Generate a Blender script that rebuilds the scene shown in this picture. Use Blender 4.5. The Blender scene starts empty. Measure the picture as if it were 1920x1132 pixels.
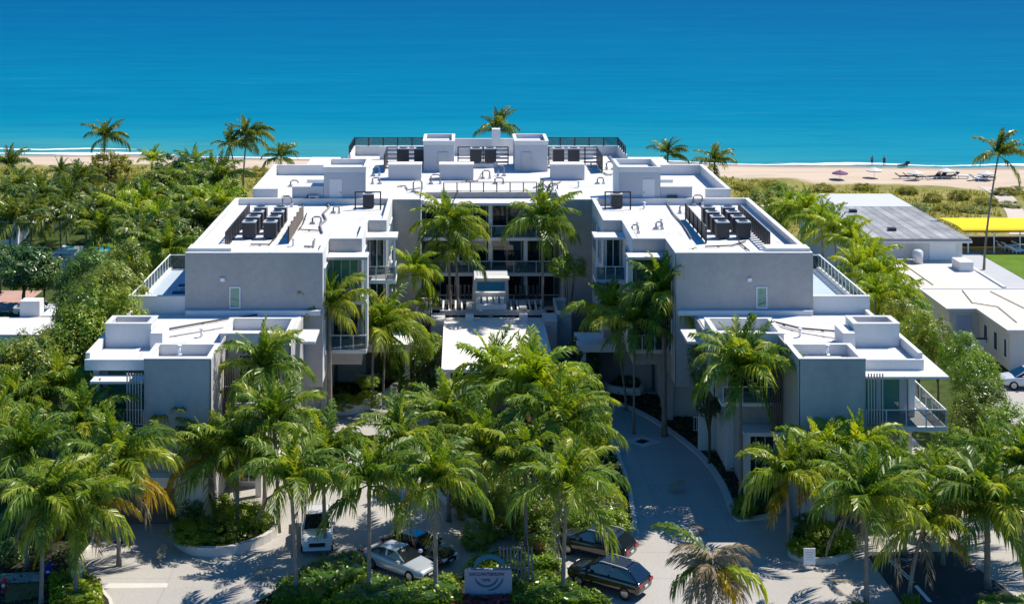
import bpy, bmesh, math, random
from mathutils import Vector, Matrix, Euler
R = math.radians
random.seed(7)
S = bpy.context.scene
COL = S.collection
# ------------------------------------------------------------------ camera
F, VX, YH, H = 2700.0, 865.0, -90.0, 36.0          # pixels of the 1920 px photograph; camera height in metres
cam = bpy.data.cameras.new('camera'); camo = bpy.data.objects.new('camera', cam); COL.objects.link(camo)
camo.location = (0, 0, H); camo.rotation_euler = (R(90), 0, 0)
cam.sensor_width = 36; cam.lens = 36 * F / 1920
cam.shift_x = (960 - VX) / 1920; cam.shift_y = -(566 - YH) / 1920
cam.clip_start = 1; cam.clip_end = 60000
S.camera = camo
# ------------------------------------------------------------------ light
SUN = Vector((0.64, 0.31, 1.0)).normalized()        # towards the sun
elev = math.asin(SUN.z); azim = math.atan2(SUN.x, SUN.y)
wd = bpy.data.worlds.new('World'); S.world = wd; wd.use_nodes = True
wn = wd.node_tree; bg = wn.nodes['Background']
sky = wn.nodes.new('ShaderNodeTexSky'); sky.sky_type = 'NISHITA'; sky.sun_disc = False
sky.sun_elevation = elev; sky.sun_rotation = azim; sky.air_density = 1.0; sky.dust_density = 0.0; sky.ozone_density = 10.0
hs = wn.nodes.new('ShaderNodeHueSaturation'); hs.inputs['Saturation'].default_value = 1.28; wn.links.new(sky.outputs[0], hs.inputs['Color'])   # clear deep-blue air
wn.links.new(hs.outputs[0], bg.inputs[0]); bg.inputs[1].default_value = 0.12
sl = bpy.data.lights.new('sun', 'SUN'); sl.energy = 5.0; sl.angle = R(0.5); sl.color = (1.0, 0.94, 0.83)
so = bpy.data.objects.new('sun', sl); COL.objects.link(so)
so.rotation_euler = SUN.to_track_quat('Z', 'Y').to_euler(); so.location = (60, 60, 80)
S.view_settings.view_transform = 'Standard'; S.view_settings.look = 'None'
S.view_settings.exposure = 0.50; S.view_settings.gamma = 1.0; S.view_settings.use_curve_mapping = False
try:
    S.cycles.max_bounces = 6; S.cycles.diffuse_bounces = 3; S.cycles.glossy_bounces = 3; S.cycles.transmission_bounces = 4; S.cycles.transparent_max_bounces = 6
except Exception: pass

# ------------------------------------------------------------------ helpers
def G(x, y, Z=0.0):                                  # pixel on the horizontal plane Z
    Y = F * (H - Z) / (y - YH); return Vector(((x - VX) * Y / F, Y, Z))
def D(x, y, Y):                                      # pixel at depth Y
    return Vector(((x - VX) * Y / F, Y, H - (y - YH) * Y / F))
ORD = ['first', 'second', 'third', 'fourth', 'fifth', 'sixth', 'seventh', 'eighth', 'ninth', 'tenth', 'eleventh', 'twelfth', 'thirteenth', 'fourteenth', 'fifteenth', 'sixteenth', 'seventeenth', 'eighteenth']

def tag(o, label, cat, group=None):
    o['label'] = label; o['category'] = cat
    if group: o['group'] = group
    return o
def struct(o): o['kind'] = 'structure'; return o
def stuff(o): o['kind'] = 'stuff'; return o
def empty(name, loc=(0, 0, 0), rz=0):
    o = bpy.data.objects.new(name, None); COL.objects.link(o); o.location = loc; o.rotation_euler = (0, 0, rz)
    o.empty_display_size = 0.3
    return o
def inst(name, mesh, parent=None, loc=(0, 0, 0), rot=(0, 0, 0), sc=(1, 1, 1), mat=None):
    o = bpy.data.objects.new(name, mesh); COL.objects.link(o)
    if parent: o.parent = parent
    o.location = loc; o.rotation_euler = rot; o.scale = sc
    if mat:
        o.material_slots[0].link = 'OBJECT'; o.material_slots[0].material = mat
    return o
def wloc(o):
    v = Vector(o.location)
    while o.parent: o = o.parent; v += Vector(o.location)
    return v
class MB:
    def __init__(s): s.v = []; s.f = []; s.mi = []
    def add(s, vs, fs, m=0):
        b = len(s.v); s.v += [tuple(p) for p in vs]; s.f += [tuple(b + i for i in f) for f in fs]; s.mi += [m] * len(fs); return s
    def box(s, x0, x1, y0, y1, z0, z1, m=0):
        x0, x1 = min(x0, x1), max(x0, x1); y0, y1 = min(y0, y1), max(y0, y1); z0, z1 = min(z0, z1), max(z0, z1)
        return s.add([(x0, y0, z0), (x1, y0, z0), (x1, y1, z0), (x0, y1, z0), (x0, y0, z1), (x1, y0, z1), (x1, y1, z1), (x0, y1, z1)],
                     [(3, 2, 1, 0), (4, 5, 6, 7), (0, 1, 5, 4), (1, 2, 6, 5), (2, 3, 7, 6), (3, 0, 4, 7)], m)
    def prism(s, poly, z0, z1, m=0):
        poly = [tuple(p[:2]) for p in poly]
        a = sum(poly[i][0] * poly[(i + 1) % len(poly)][1] - poly[(i + 1) % len(poly)][0] * poly[i][1] for i in range(len(poly)))
        if a < 0: poly = poly[::-1]
        n = len(poly)
        vs = [(x, y, z0) for x, y in poly] + [(x, y, z1) for x, y in poly]
        return s.add(vs, [tuple(range(n))[::-1], tuple(range(n, 2 * n))] + [(i, (i + 1) % n, n + (i + 1) % n, n + i) for i in range(n)], m)
    def tube(s, pts, rad, n=6, m=0, cap=True):
        pts = [Vector(p) for p in pts]; rings = []
        for i, p in enumerate(pts):
            t = (pts[min(i + 1, len(pts) - 1)] - pts[max(i - 1, 0)]).normalized()
            a = Vector((0, 0, 1)) if abs(t.z) < .9 else Vector((1, 0, 0))
            e1 = t.cross(a).normalized(); e2 = t.cross(e1)
            r = rad[i] if isinstance(rad, (list, tuple)) else rad
            rings.append([p + e1 * (r * math.cos(2 * math.pi * k / n)) + e2 * (r * math.sin(2 * math.pi * k / n)) for k in range(n)])
        vs = [v for rg in rings for v in rg]
        fs = [(i * n + k, (i + 1) * n + k, (i + 1) * n + (k + 1) % n, i * n + (k + 1) % n) for i in range(len(pts) - 1) for k in range(n)]
        if cap: fs += [tuple(range(n)), tuple(range((len(pts) - 1) * n, len(pts) * n))[::-1]]
        return s.add(vs, fs, m)
    def mesh(s, name, mats, smooth=False, off=None):
        me = bpy.data.meshes.new(name)
        vs = s.v if off is None else [(x - off[0], y - off[1], z - off[2]) for x, y, z in s.v]
        me.from_pydata(vs, [], s.f)
        for mm in (mats if isinstance(mats, (list, tuple)) else [mats]): me.materials.append(mm)
        if any(s.mi): me.polygons.foreach_set('material_index', s.mi)
        if smooth: me.polygons.foreach_set('use_smooth', [True] * len(me.polygons))
        me.update(); return me
    def build(s, name, mats, parent=None, smooth=False):
        off = wloc(parent) if parent else None
        o = bpy.data.objects.new(name, s.mesh(name, mats, smooth, off)); COL.objects.link(o)
        if parent: o.parent = parent
        return o
def pb(name, parent, mat, *boxes):
    m = MB()
    for b in boxes: m.box(*b)
    return m.build(name, mat, parent)
def inset(poly, t):
    """rectilinear or general polygon moved inwards by t"""
    a = sum(poly[i][0] * poly[(i + 1) % len(poly)][1] - poly[(i + 1) % len(poly)][0] * poly[i][1] for i in range(len(poly)))
    sg = 1 if a > 0 else -1; out = []; n = len(poly)
    for i in range(n):
        p0, p1, p2 = Vector(poly[i - 1][:2]), Vector(poly[i][:2]), Vector(poly[(i + 1) % n][:2])
        d1 = (p1 - p0).normalized(); d2 = (p2 - p1).normalized()
        n1 = Vector((-d1.y, d1.x)) * sg; n2 = Vector((-d2.y, d2.x)) * sg
        b = n1 + n2; k = b.length_squared
        b = b * (2 * t / k) if k > .2 else n1 * t
        out.append((p1.x + b.x, p1.y + b.y))
    return out
def ring(mb, poly, t, z0, z1, m=0):
    po = [tuple(p[:2]) for p in poly]; pi = inset(po, t); n = len(po)
    vs = [(x, y, z) for z in (z0, z1) for x, y in po] + [(x, y, z) for z in (z0, z1) for x, y in pi]
    fs = []
    for i in range(n):
        j = (i + 1) % n
        fs += [(i, j, n + j, n + i), (2 * n + j, 2 * n + i, 3 * n + i, 3 * n + j), (n + i, n + j, 3 * n + j, 3 * n + i), (j, i, 2 * n + i, 2 * n + j)]
    return mb.add(vs, fs, m)
def rect(x0, x1, y0, y1): return [(x0, y0), (x1, y0), (x1, y1), (x0, y1)]

# ------------------------------------------------------------------ materials
def nt_new(name):
    m = bpy.data.materials.new(name); m.use_nodes = True
    t = m.node_tree; t.nodes.clear(); out = t.nodes.new('ShaderNodeOutputMaterial')
    return m, t, out
def ramp(t, fac, stops):
    r = t.nodes.new('ShaderNodeValToRGB'); e = r.color_ramp.elements
    while len(e) > 1: e.remove(e[0])
    e[0].position, e[0].color = stops[0][0], (*stops[0][1], 1)
    for p, c in stops[1:]:
        k = e.new(p); k.color = (*c, 1)
    t.links.new(fac, r.inputs[0]); return r.outputs[0]
def noise(t, scale, detail=4, vec=None, rough=.55, dist=0):
    n = t.nodes.new('ShaderNodeTexNoise'); n.inputs['Scale'].default_value = scale; n.inputs['Detail'].default_value = detail
    n.inputs['Roughness'].default_value = rough; n.inputs['Distortion'].default_value = dist
    if vec is not None: t.links.new(vec, n.inputs['Vector'])
    return n.outputs['Fac']
def mapping(t, src, scale=(1, 1, 1)):
    m = t.nodes.new('ShaderNodeMapping'); m.inputs['Scale'].default_value = scale; t.links.new(src, m.inputs['Vector']); return m.outputs[0]
def mixc(t, fac, a, b, mode='MIX'):
    m = t.nodes.new('ShaderNodeMix'); m.data_type = 'RGBA'; m.blend_type = mode
    def put(i, v):
        if isinstance(v, tuple): m.inputs[i].default_value = (*v, 1)
        elif isinstance(v, (int, float)): m.inputs[i].default_value = v
        else: t.links.new(v, m.inputs[i])
    put(0, fac); put(6, a); put(7, b); return m.outputs[2]
def math_(t, op, a, b=0.0, clamp=False):
    m = t.nodes.new('ShaderNodeMath'); m.operation = op; m.use_clamp = clamp
    for i, v in enumerate((a, b)):
        if isinstance(v, (int, float)): m.inputs[i].default_value = v
        else: t.links.new(v, m.inputs[i])
    return m.outputs[0]
def geo_pos(t):
    return t.nodes.new('ShaderNodeNewGeometry').outputs['Position']
def mul(c, k): return tuple(min(1, x * k) for x in c)
def M(name, col, rough=.7, var=.14, scale=.6, spec=.3, fine=8.0, bump=0.0, metal=0.0, streak=False, col2=None, coat=0.0):
    m, t, out = nt_new(name); p = t.nodes.new('ShaderNodeBsdfPrincipled')
    pos = geo_pos(t)
    v = mapping(t, pos, (1, 1, .22)) if streak else pos
    n1 = noise(t, scale, 5, v, .6); n2 = noise(t, fine, 4, pos, .65)
    c = ramp(t, n1, [(.3, mul(col, 1 - var)), (.7, col2 if col2 else mul(col, 1 + var * .7))])
    c = mixc(t, .35, c, ramp(t, n2, [(.3, mul(col, 1 - var)), (.7, mul(col, 1 + var))]))
    t.links.new(c, p.inputs['Base Color']); p.inputs['Roughness'].default_value = rough
    p.inputs['Specular IOR Level'].default_value = spec; p.inputs['Metallic'].default_value = metal
    p.inputs['Coat Weight'].default_value = coat
    if bump:
        b = t.nodes.new('ShaderNodeBump'); b.inputs['Strength'].default_value = bump; b.inputs['Distance'].default_value = .05
        t.links.new(n2, b.inputs['Height']); t.links.new(b.outputs[0], p.inputs['Normal'])
    t.links.new(p.outputs[0], out.inputs[0]); return m
def leaf_mat(name, a, b, c, tr=.35, rough=.4, spec=.5):
    """leaf: colour varies from leaf cluster to cluster and thing to thing; some light passes through"""
    m, t, out = nt_new(name); p = t.nodes.new('ShaderNodeBsdfPrincipled'); tl = t.nodes.new('ShaderNodeBsdfTranslucent'); mx = t.nodes.new('ShaderNodeMixShader')
    oi = t.nodes.new('ShaderNodeObjectInfo'); pos = geo_pos(t)
    n = noise(t, 1.3, 3, pos); f = math_(t, 'ADD', math_(t, 'MULTIPLY', n, .75), math_(t, 'MULTIPLY', oi.outputs['Random'], .35))
    col = ramp(t, f, [(.25, a), (.55, b), (.85, c)])
    t.links.new(col, p.inputs['Base Color']); p.inputs['Roughness'].default_value = rough; p.inputs['Specular IOR Level'].default_value = spec
    bright = mixc(t, 1.0, col, (1.5, 1.35, .55), 'MULTIPLY')
    t.links.new(bright, tl.inputs[0]); mx.inputs[0].default_value = tr
    t.links.new(p.outputs[0], mx.inputs[1]); t.links.new(tl.outputs[0], mx.inputs[2]); t.links.new(mx.outputs[0], out.inputs[0]); return m
def glass_mat(name, tint, alpha=.5, rough=.03):
    m, t, out = nt_new(name); tr = t.nodes.new('ShaderNodeBsdfTransparent'); p = t.nodes.new('ShaderNodeBsdfPrincipled'); mx = t.nodes.new('ShaderNodeMixShader')
    p.inputs['Base Color'].default_value = (*tint, 1); p.inputs['Roughness'].default_value = rough; p.inputs['Specular IOR Level'].default_value = .8
    tr.inputs[0].default_value = (*[.75 + .25 * x for x in tint], 1)
    mx.inputs[0].default_value = alpha
    t.links.new(tr.outputs[0], mx.inputs[1]); t.links.new(p.outputs[0], mx.inputs[2]); t.links.new(mx.outputs[0], out.inputs[0]); return m

def slab_mat(name, col, var, bw, bh, line, stain, spec=.3, rough=.6):
    """membrane or slabs: joints in a running grid, blotches and darker pond stains"""
    m, t, out = nt_new(name); p = t.nodes.new('ShaderNodeBsdfPrincipled'); pos = geo_pos(t)
    br = t.nodes.new('ShaderNodeTexBrick'); t.links.new(pos, br.inputs['Vector']); br.inputs['Scale'].default_value = 1.0; br.inputs['Mortar Size'].default_value = .035; br.inputs['Mortar Smooth'].default_value = .6
    br.inputs['Brick Width'].default_value = bw; br.inputs['Row Height'].default_value = bh; br.inputs['Color1'].default_value = (*mul(col, .96), 1); br.inputs['Color2'].default_value = (*mul(col, 1.03), 1); br.inputs['Mortar'].default_value = (*mul(col, line), 1)
    n1 = noise(t, .22, 6, pos, .65); n2 = noise(t, 3.5, 4, pos, .65); n3 = noise(t, .9, 5, pos, .7, .6)
    c = mixc(t, 1.0, br.outputs[0], ramp(t, n1, [(.3, (1 - var,) * 3), (.65, (1.0, 1.0, 1.0))]), 'MULTIPLY')
    c = mixc(t, 1.0, c, ramp(t, n2, [(.3, (.93, .93, .93)), (.7, (1.0, 1.0, 1.0))]), 'MULTIPLY')
    c = mixc(t, ramp(t, n3, [(.60, (0, 0, 0)), (.74, (stain,) * 3)]), c, mul(col, .55))
    t.links.new(c, p.inputs['Base Color']); p.inputs['Roughness'].default_value = rough; p.inputs['Specular IOR Level'].default_value = spec
    t.links.new(p.outputs[0], out.inputs[0]); return m
white_roof = slab_mat('white_roof_membrane', (.68, .655, .62), .18, 7.0, 1.9, .72, .40)
white_wall = M('white_stucco', (.64, .63, .61), .7, .10, .4, .25, 5.0, streak=True)
grey_stucco = M('grey_stucco', (.39, .37, .355), .8, .20, .22, .2, 2.0, .05, streak=True)
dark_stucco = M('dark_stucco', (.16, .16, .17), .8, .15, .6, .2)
beige_roof = M('beige_roof_membrane', (.62, .55, .46), .8, .12, .35, .2, 2.5)
porte_roof = M('porte_roof_membrane', (.66, .62, .57), .7, .05, .3, .2, 4.0)
grey_roof = M('grey_metal_roof', (.27, .27, .27), .55, .35, .25, .4, 2.0)
patch_roof = M('pale_roof_patch', (.5, .5, .5), .6, .06, .4)
concrete = M('concrete_paving', (.36, .335, .305), .8, .13, .22, .2, 5.0, .03)
kerb_mat = M('pale_kerb', (.52, .49, .45), .8, .1, .7)
stone_path = M('grey_path', (.40, .40, .40), .8, .1, .3)
soil = M('soil', (.035, .03, .022), .95, .4, 1.2, .1, 9.0)
mulch = M('mulch', (.23, .14, .06), .95, .35, 1.2, .1, 9.0)
lawn_m = M('lawn', (.10, .17, .015), .9, .3, .4, .1, 6.0)
dark_metal = M('dark_metal', (.022, .022, .025), .45, .2, 2, .5)
brown_slat = M('brown_slat', (.12, .095, .075), .6, .2, 2, .3)
pale_metal = M('pale_metal', (.55, .56, .57), .4, .08, 2, .5)
ac_dark = M('condenser_dark', (.035, .037, .045), .5, .2, 3, .4)
ac_pale = M('condenser_lid', (.42, .42, .42), .5, .1, 3, .4)
pipe_grey = M('pipe_grey', (.22, .21, .20), .6, .25, 2, .3)
pipe_dark = M('pipe_dark', (.03, .028, .03), .6, .25, 2, .3)
win_glass = glass_mat('window_glass', (.012, .035, .04), .9)
green_glass = glass_mat('green_glass', (.09, .27, .20), .92)
rail_glass = glass_mat('railing_glass', (.04, .11, .12), .35)
blue_cushion = M('blue_cushion', (.03, .05, .12), .8, .2, 4)
white_paint = M('white_paint', (.75, .75, .74), .5, .05, 2)
yellow_canvas = M('yellow_canvas', (.85, .58, .004), .7, .06, .5, .2)
black = M('black', (.008, .008, .009), .6, .2, 3)
trunk_m = M('palm_trunk', (.22, .19, .16), .9, .35, 2.2, .1, 14.0, .3)
shaft_m = M('crownshaft', (.09, .13, .035), .5, .25, 2, .4)
bark_m = M('bark', (.11, .085, .06), .95, .35, 2, .1, 12.0, .3)
palm_leaf = leaf_mat('palm_leaf', (.045, .115, .014), (.16, .25, .016), (.42, .44, .045), .46, .40, .5)
palm_leaf_far = leaf_mat('palm_leaf_far', (.045, .105, .022), (.13, .19, .028), (.28, .31, .05), .42, .34, .55)
palm_bright = leaf_mat('palm_leaf_bright', (.10, .21, .012), (.25, .35, .014), (.46, .48, .03), .48, .40, .5)
palm_yellow = leaf_mat('palm_leaf_yellow', (0.200, 0.170, 0.010), (0.380, 0.270, 0.012), (0.520, 0.330, 0.015), .40, .45, .3)
palm_dead = leaf_mat('palm_leaf_dead', (0.143, 0.104, 0.058), (0.260, 0.208, 0.130), (0.390, 0.338, 0.234), .15, .7, .15)
broad_leaf = leaf_mat('broad_leaf', (0.046, 0.104, 0.012), (0.150, 0.208, 0.018), (0.325, 0.338, 0.033), .38, .36, .55)
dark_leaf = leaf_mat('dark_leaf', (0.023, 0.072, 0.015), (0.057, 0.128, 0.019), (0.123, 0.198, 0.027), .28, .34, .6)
bright_leaf = leaf_mat('bright_leaf', (0.105, 0.212, 0.009), (0.203, 0.308, 0.013), (0.325, 0.382, 0.019), .40, .36, .5)
hedge_leaf = leaf_mat('hedge_leaf', (0.058, 0.150, 0.010), (0.163, 0.260, 0.016), (0.325, 0.377, 0.023), .38, .36, .5)
dune_leaf = leaf_mat('dune_grass', (.16, .18, .03), (.28, .28, .06), (.42, .36, .12), .45, .7, .1)
flower_leaf = leaf_mat('red_flower', (0.160, 0.020, 0.020), (0.300, 0.050, 0.050), (0.420, 0.120, 0.120), .3, .5, .3)
# ------------------------------------------------------------------ the setting: ground, sea, beach
def shore(x): return 259.5 - .09 * max(-140, min(140, x)) + 1.2 * math.sin(x * .07) + .8 * math.sin(x * .19 + 1)
def gz(x, y):
    t = y - shore(x)
    def lerp(a, b, k): k = max(0, min(1, k)); k = k * k * (3 - 2 * k); return a + (b - a) * k
    if y < 172: return 0.0
    if t < -27:
        return lerp(0, .9 + .25 * math.sin(x * .21) * math.sin(y * .3), (y - 172) / 14)
    if t < 0: return lerp(.9, -1.5, (t + 27) / 27)
    return -1.5 - min(6, t * .08)
xs = [-9000, -3000, -900, -350] + [-180 + 4 * i for i in range(91)] + [350, 900, 3000, 9000]
ys = [-400, -50, 30, 60] + [70 + 6 * i for i in range(17)] + [172 + 2.4 * i for i in range(50)] + [310, 400, 800, 3000, 30000]
mb = MB(); mb.v = [(x, y, gz(x, y)) for y in ys for x in xs]
nx = len(xs); mb.f = [(j * nx + i, j * nx + i + 1, (j + 1) * nx + i + 1, (j + 1) * nx + i) for j in range(len(ys) - 1) for i in range(nx - 1)]; mb.mi = [0] * len(mb.f)
m, t, out = nt_new('ground'); p = t.nodes.new('ShaderNodeBsdfPrincipled'); p.inputs['Roughness'].default_value = .95; p.inputs['Specular IOR Level'].default_value = .1
pos = geo_pos(t); sx = t.nodes.new('ShaderNodeSeparateXYZ'); t.links.new(pos, sx.inputs[0])
tt = math_(t, 'ADD', sx.outputs[1], math_(t, 'MULTIPLY', sx.outputs[0], .09))            # distance along the slope to the sea
n1 = noise(t, .12, 5, pos); n2 = noise(t, 1.1, 5, pos); n3 = noise(t, .4, 4, mapping(t, pos, (.25, 1, 1)))
edge = math_(t, 'ADD', math_(t, 'ADD', tt, math_(t, 'MULTIPLY', math_(t, 'MAXIMUM', math_(t, 'SUBTRACT', sx.outputs[0], 30.0), 0.0), .26)), math_(t, 'MULTIPLY', n1, 9.0))
fs = math_(t, 'MULTIPLY', math_(t, 'SUBTRACT', edge, 235.0), .5, True)
sand = ramp(t, n3, [(.3, (.44, .345, .25)), (.7, (.54, .43, .325))])
wet = math_(t, 'MULTIPLY', math_(t, 'SUBTRACT', tt, 253.0), .3, True)
sand = mixc(t, wet, sand, (.30, .235, .18))
garden = ramp(t, n2, [(.3, (.028, .045, .012)), (.55, (.05, .075, .015)), (.75, (.085, .075, .035))])
dune = ramp(t, mixc(t, .5, n2, n1), [(.32, (.13, .14, .03)), (.5, (.22, .20, .055)), (.68, (.34, .27, .11))])
fd = math_(t, 'MULTIPLY', math_(t, 'SUBTRACT', edge, 186.0), .15, True)
c = mixc(t, fs, mixc(t, fd, garden, dune), sand)
t.links.new(c, p.inputs['Base Color']); t.links.new(p.outputs[0], out.inputs[0])
struct(mb.build('ground', m, None, True))

# sea
m, t, out = nt_new('sea'); df = t.nodes.new('ShaderNodeBsdfDiffuse'); gl = t.nodes.new('ShaderNodeBsdfGlossy'); mx = t.nodes.new('ShaderNodeMixShader')
pos = geo_pos(t); sx = t.nodes.new('ShaderNodeSeparateXYZ'); t.links.new(pos, sx.inputs[0])
tt = math_(t, 'ADD', sx.outputs[1], math_(t, 'MULTIPLY', sx.outputs[0], .09))
big = noise(t, .012, 4, mapping(t, pos, (.22, 1.6, 1)), .6, .4); fine_ = noise(t, .10, 4, mapping(t, pos, (.28, 1.3, 1)), .65)
depth = math_(t, 'DIVIDE', math_(t, 'SUBTRACT', tt, 259.0), math_(t, 'ADD', math_(t, 'SUBTRACT', tt, 259.0), 260.0))
f = math_(t, 'ADD', depth, math_(t, 'MULTIPLY', math_(t, 'SUBTRACT', big, .5), .30))
c = ramp(t, f, [(.0, (.035, .225, .25)), (.05, (.008, .19, .26)), (.18, (.001, .158, .25)), (.4, (.0005, .13, .235)), (.65, (.0005, .098, .21)), (.9, (.0005, .07, .178))])
c = mixc(t, ramp(t, fine_, [(.48, (0, 0, 0)), (.72, (.26, .26, .26))]), c, (.001, .06, .15))
c = mixc(t, ramp(t, fine_, [(.2, (.12, .12, .12)), (.42, (0, 0, 0))]), c, (.06, .25, .35))
t.links.new(c, df.inputs[0]); gl.inputs['Roughness'].default_value = .35; gl.inputs[0].default_value = (.35, .6, .8, 1)
b = t.nodes.new('ShaderNodeBump'); b.inputs['Strength'].default_value = .5; b.inputs['Distance'].default_value = .35
t.links.new(noise(t, .35, 4, mapping(t, pos, (.4, 1, 1))), b.inputs['Height']); t.links.new(b.outputs[0], gl.inputs['Normal']); t.links.new(b.outputs[0], df.inputs['Normal'])
mx.inputs[0].default_value = .03
t.links.new(df.outputs[0], mx.inputs[1]); t.links.new(gl.outputs[0], mx.inputs[2]); t.links.new(mx.outputs[0], out.inputs[0])
mb = MB(); mb.add([(-15000, 225, -1.5), (15000, 225, -1.5), (15000, 40000, -1.5), (-15000, 40000, -1.5)], [(0, 1, 2, 3)])
struct(mb.build('sea', m))
# surf: a strip of foam rolling up the sand, wider in places
foam_m = M('foam', (.78, .80, .80), .8, .08, .5)
def surf(x0, x1, d0, w, z, seed):
    rr = random.Random(seed); mb = MB(); vs = []; n = int((x1 - x0) / 1.2)
    for i in range(n + 1):
        x = x0 + (x1 - x0) * i / n; e = min(1, 5 * min(i, n - i) / n)
        a = shore(x) + d0 + .5 * math.sin(x * .31 + seed) + rr.uniform(-.25, .25)
        ww = (w * (.55 + .45 * math.sin(x * .11 + seed * 2)) + rr.uniform(0, .5)) * e + .03
        vs += [(x, a - ww / 2, z), (x, a, z + .10 * e), (x, a + ww / 2, z)]
    fs = [(3 * i + k, 3 * i + 3 + k, 3 * i + 4 + k, 3 * i + 1 + k) for i in range(n) for k in (0, 1)]
    return struct(mb.add(vs, fs).build('surf_foam', foam_m))
surf(-130, -52, .5, 4.2, -1.44, 1); surf(-56, 10, -.3, 2.0, -1.43, 2); surf(15, 62, -.2, 2.6, -1.44, 3); surf(55, 125, 1.6, 4.6, -1.44, 4)
surf(-95, -60, 6.5, 1.2, -1.43, 5)

# dune grass: nobody could count it
def tufts(name, mat, spots, hgt, seed, blades=4, lean=.5):
    rr = random.Random(seed); mb = MB()
    for x, y, z, k in spots:
        for b in range(blades):
            a = rr.uniform(0, 6.283); h = hgt * k * rr.uniform(.6, 1.2); w = h * rr.uniform(.14, .24); l = lean * h * rr.uniform(.3, 1)
            cx, sy = math.cos(a), math.sin(a); ox, oy = rr.uniform(-.3, .3) * k, rr.uniform(-.3, .3) * k
            px, py = -sy * w, cx * w
            bx, by = x + ox, y + oy
            mb.add([(bx - px, by - py, z - .05), (bx + px, by + py, z - .05), (bx + cx * l * .5 + px * .8, by + sy * l * .5 + py * .8, z + h * .7), (bx + cx * l * .5 - px * .8, by + sy * l * .5 - py * .8, z + h * .7), (bx + cx * l, by + sy * l, z + h)],
                   [(0, 1, 2, 3), (3, 2, 4)])
    return stuff(mb.build(name, mat))
# paving of the forecourt
def poly_px(pts, Z=0.0): return [tuple(G(x, y, Z)[:2]) for x, y in pts]
def sheet(name, poly, z, mat, th=.02): return struct(MB().prism(poly, z - th, z).build(name, mat))
# concrete with fine joints
m, t, out = nt_new('driveway_concrete'); p = t.nodes.new('ShaderNodeBsdfPrincipled'); pos = geo_pos(t)
n1 = noise(t, .18, 5, pos); n2 = noise(t, 6, 4, pos); n3 = noise(t, .5, 5, mapping(t, pos, (1, .2, 1)))
br = t.nodes.new('ShaderNodeTexBrick'); t.links.new(pos, br.inputs['Vector']); br.inputs['Scale'].default_value = 1.0; br.inputs['Brick Width'].default_value = 4.2; br.inputs['Row Height'].default_value = 3.6; br.inputs['Mortar Size'].default_value = .03; br.offset = 0.0
br.inputs['Color1'].default_value = (.98, .98, .98, 1); br.inputs['Color2'].default_value = (1, 1, 1, 1); br.inputs['Mortar'].default_value = (.72, .71, .70, 1)
c = ramp(t, n1, [(.3, (.33, .31, .285)), (.7, (.41, .385, .35))]); c = mixc(t, 1.0, c, br.outputs[0], 'MULTIPLY'); c = mixc(t, .3, c, ramp(t, n2, [(.35, (.28, .26, .24)), (.65, (.44, .41, .37))]))
c = mixc(t, ramp(t, n3, [(.58, (0, 0, 0)), (.72, (.35, .35, .35))]), c, (.24, .225, .21))
t.links.new(c, p.inputs['Base Color']); p.inputs['Roughness'].default_value = .75; p.inputs['Specular IOR Level'].default_value = .25; t.links.new(p.outputs[0], out.inputs[0])
drive_m = m
sheet('driveway', rect(-22.5, 33.5, 62, 120), .012, drive_m)
def smooth_poly(pts, k=4, closed=True):
    n = len(pts); o = []
    for i in range(n if closed else n - 1):
        p = [Vector(pts[(i + d) % n] if closed else pts[max(0, min(n - 1, i + d))]) for d in (-1, 0, 1, 2)]
        for j in range(k):
            s = j / k
            o.append(tuple(.5 * ((2 * p[1]) + (-p[0] + p[2]) * s + (2 * p[0] - 5 * p[1] + 4 * p[2] - p[3]) * s * s + (-p[0] + 3 * p[1] - 3 * p[2] + p[3]) * s ** 3)))
    if not closed: o.append(tuple(pts[-1]))
    return o
def bed(pts, kerb_w=.25, kerb_h=.18, soil_m=None, world=False, k=4, rim=None):
    poly = pts if world else poly_px(pts)
    poly = smooth_poly(poly, k) if k > 1 else poly
    a = sum(poly[i][0] * poly[(i + 1) % len(poly)][1] - poly[(i + 1) % len(poly)][0] * poly[i][1] for i in range(len(poly)))
    if a < 0: poly = poly[::-1]
    kb = struct(ring(MB(), poly, kerb_w, 0, kerb_h).build('kerb', rim or kerb_mat))
    inn = inset(poly, kerb_w * .9)
    sl_ = struct(MB().prism(inn, 0, kerb_h * .75).build('garden_bed', soil_m or soil))
    return inn
isl_left = bed([(318, 1000), (332, 1026), (372, 1043), (440, 1040), (508, 1014), (522, 985), (480, 962), (390, 955), (335, 968)], .3, .55)
isl_right = bed([(1476, 1036), (1500, 1053), (1550, 1058), (1594, 1044), (1602, 1012), (1565, 988), (1492, 992)], .25, .35)
isl_mid = bed([(795, 800), (960, 772), (1120, 778), (1150, 830), (1178, 900), (1190, 960), (1186, 1000), (1090, 1010), (950, 1005), (850, 960), (790, 880)], .3, .25)
bed_front = bed([(490, 1150), (515, 1108), (600, 1060), (676, 1046), (700, 1085), (770, 1104), (860, 1086), (905, 1040), (1000, 1030), (1052, 1062), (1066, 1100), (1150, 1140), (1165, 1165), (800, 1190)], .15, .14)
bed_court = bed([(1090, 752), (1148, 757), (1218, 788), (1302, 850), (1347, 908), (1372, 968), (1400, 978), (1470, 960), (1500, 900), (1400, 850), (1330, 790), (1250, 742), (1100, 735)], .45, .16)
bed_left = bed([(-60, 985), (120, 985), (178, 1010), (150, 1060), (188, 1100), (196, 1150), (-60, 1170)], .2, .14)
bed_lc = bed([(598, 772), (650, 778), (700, 766), (745, 738), (760, 715), (690, 715), (600, 720)], .3, .85, rim=white_wall)
bed_rc = bed([(1130, 728), (1150, 740), (1200, 744), (1206, 728), (1190, 712), (1150, 706)], .3, .7, rim=white_wall)
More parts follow.
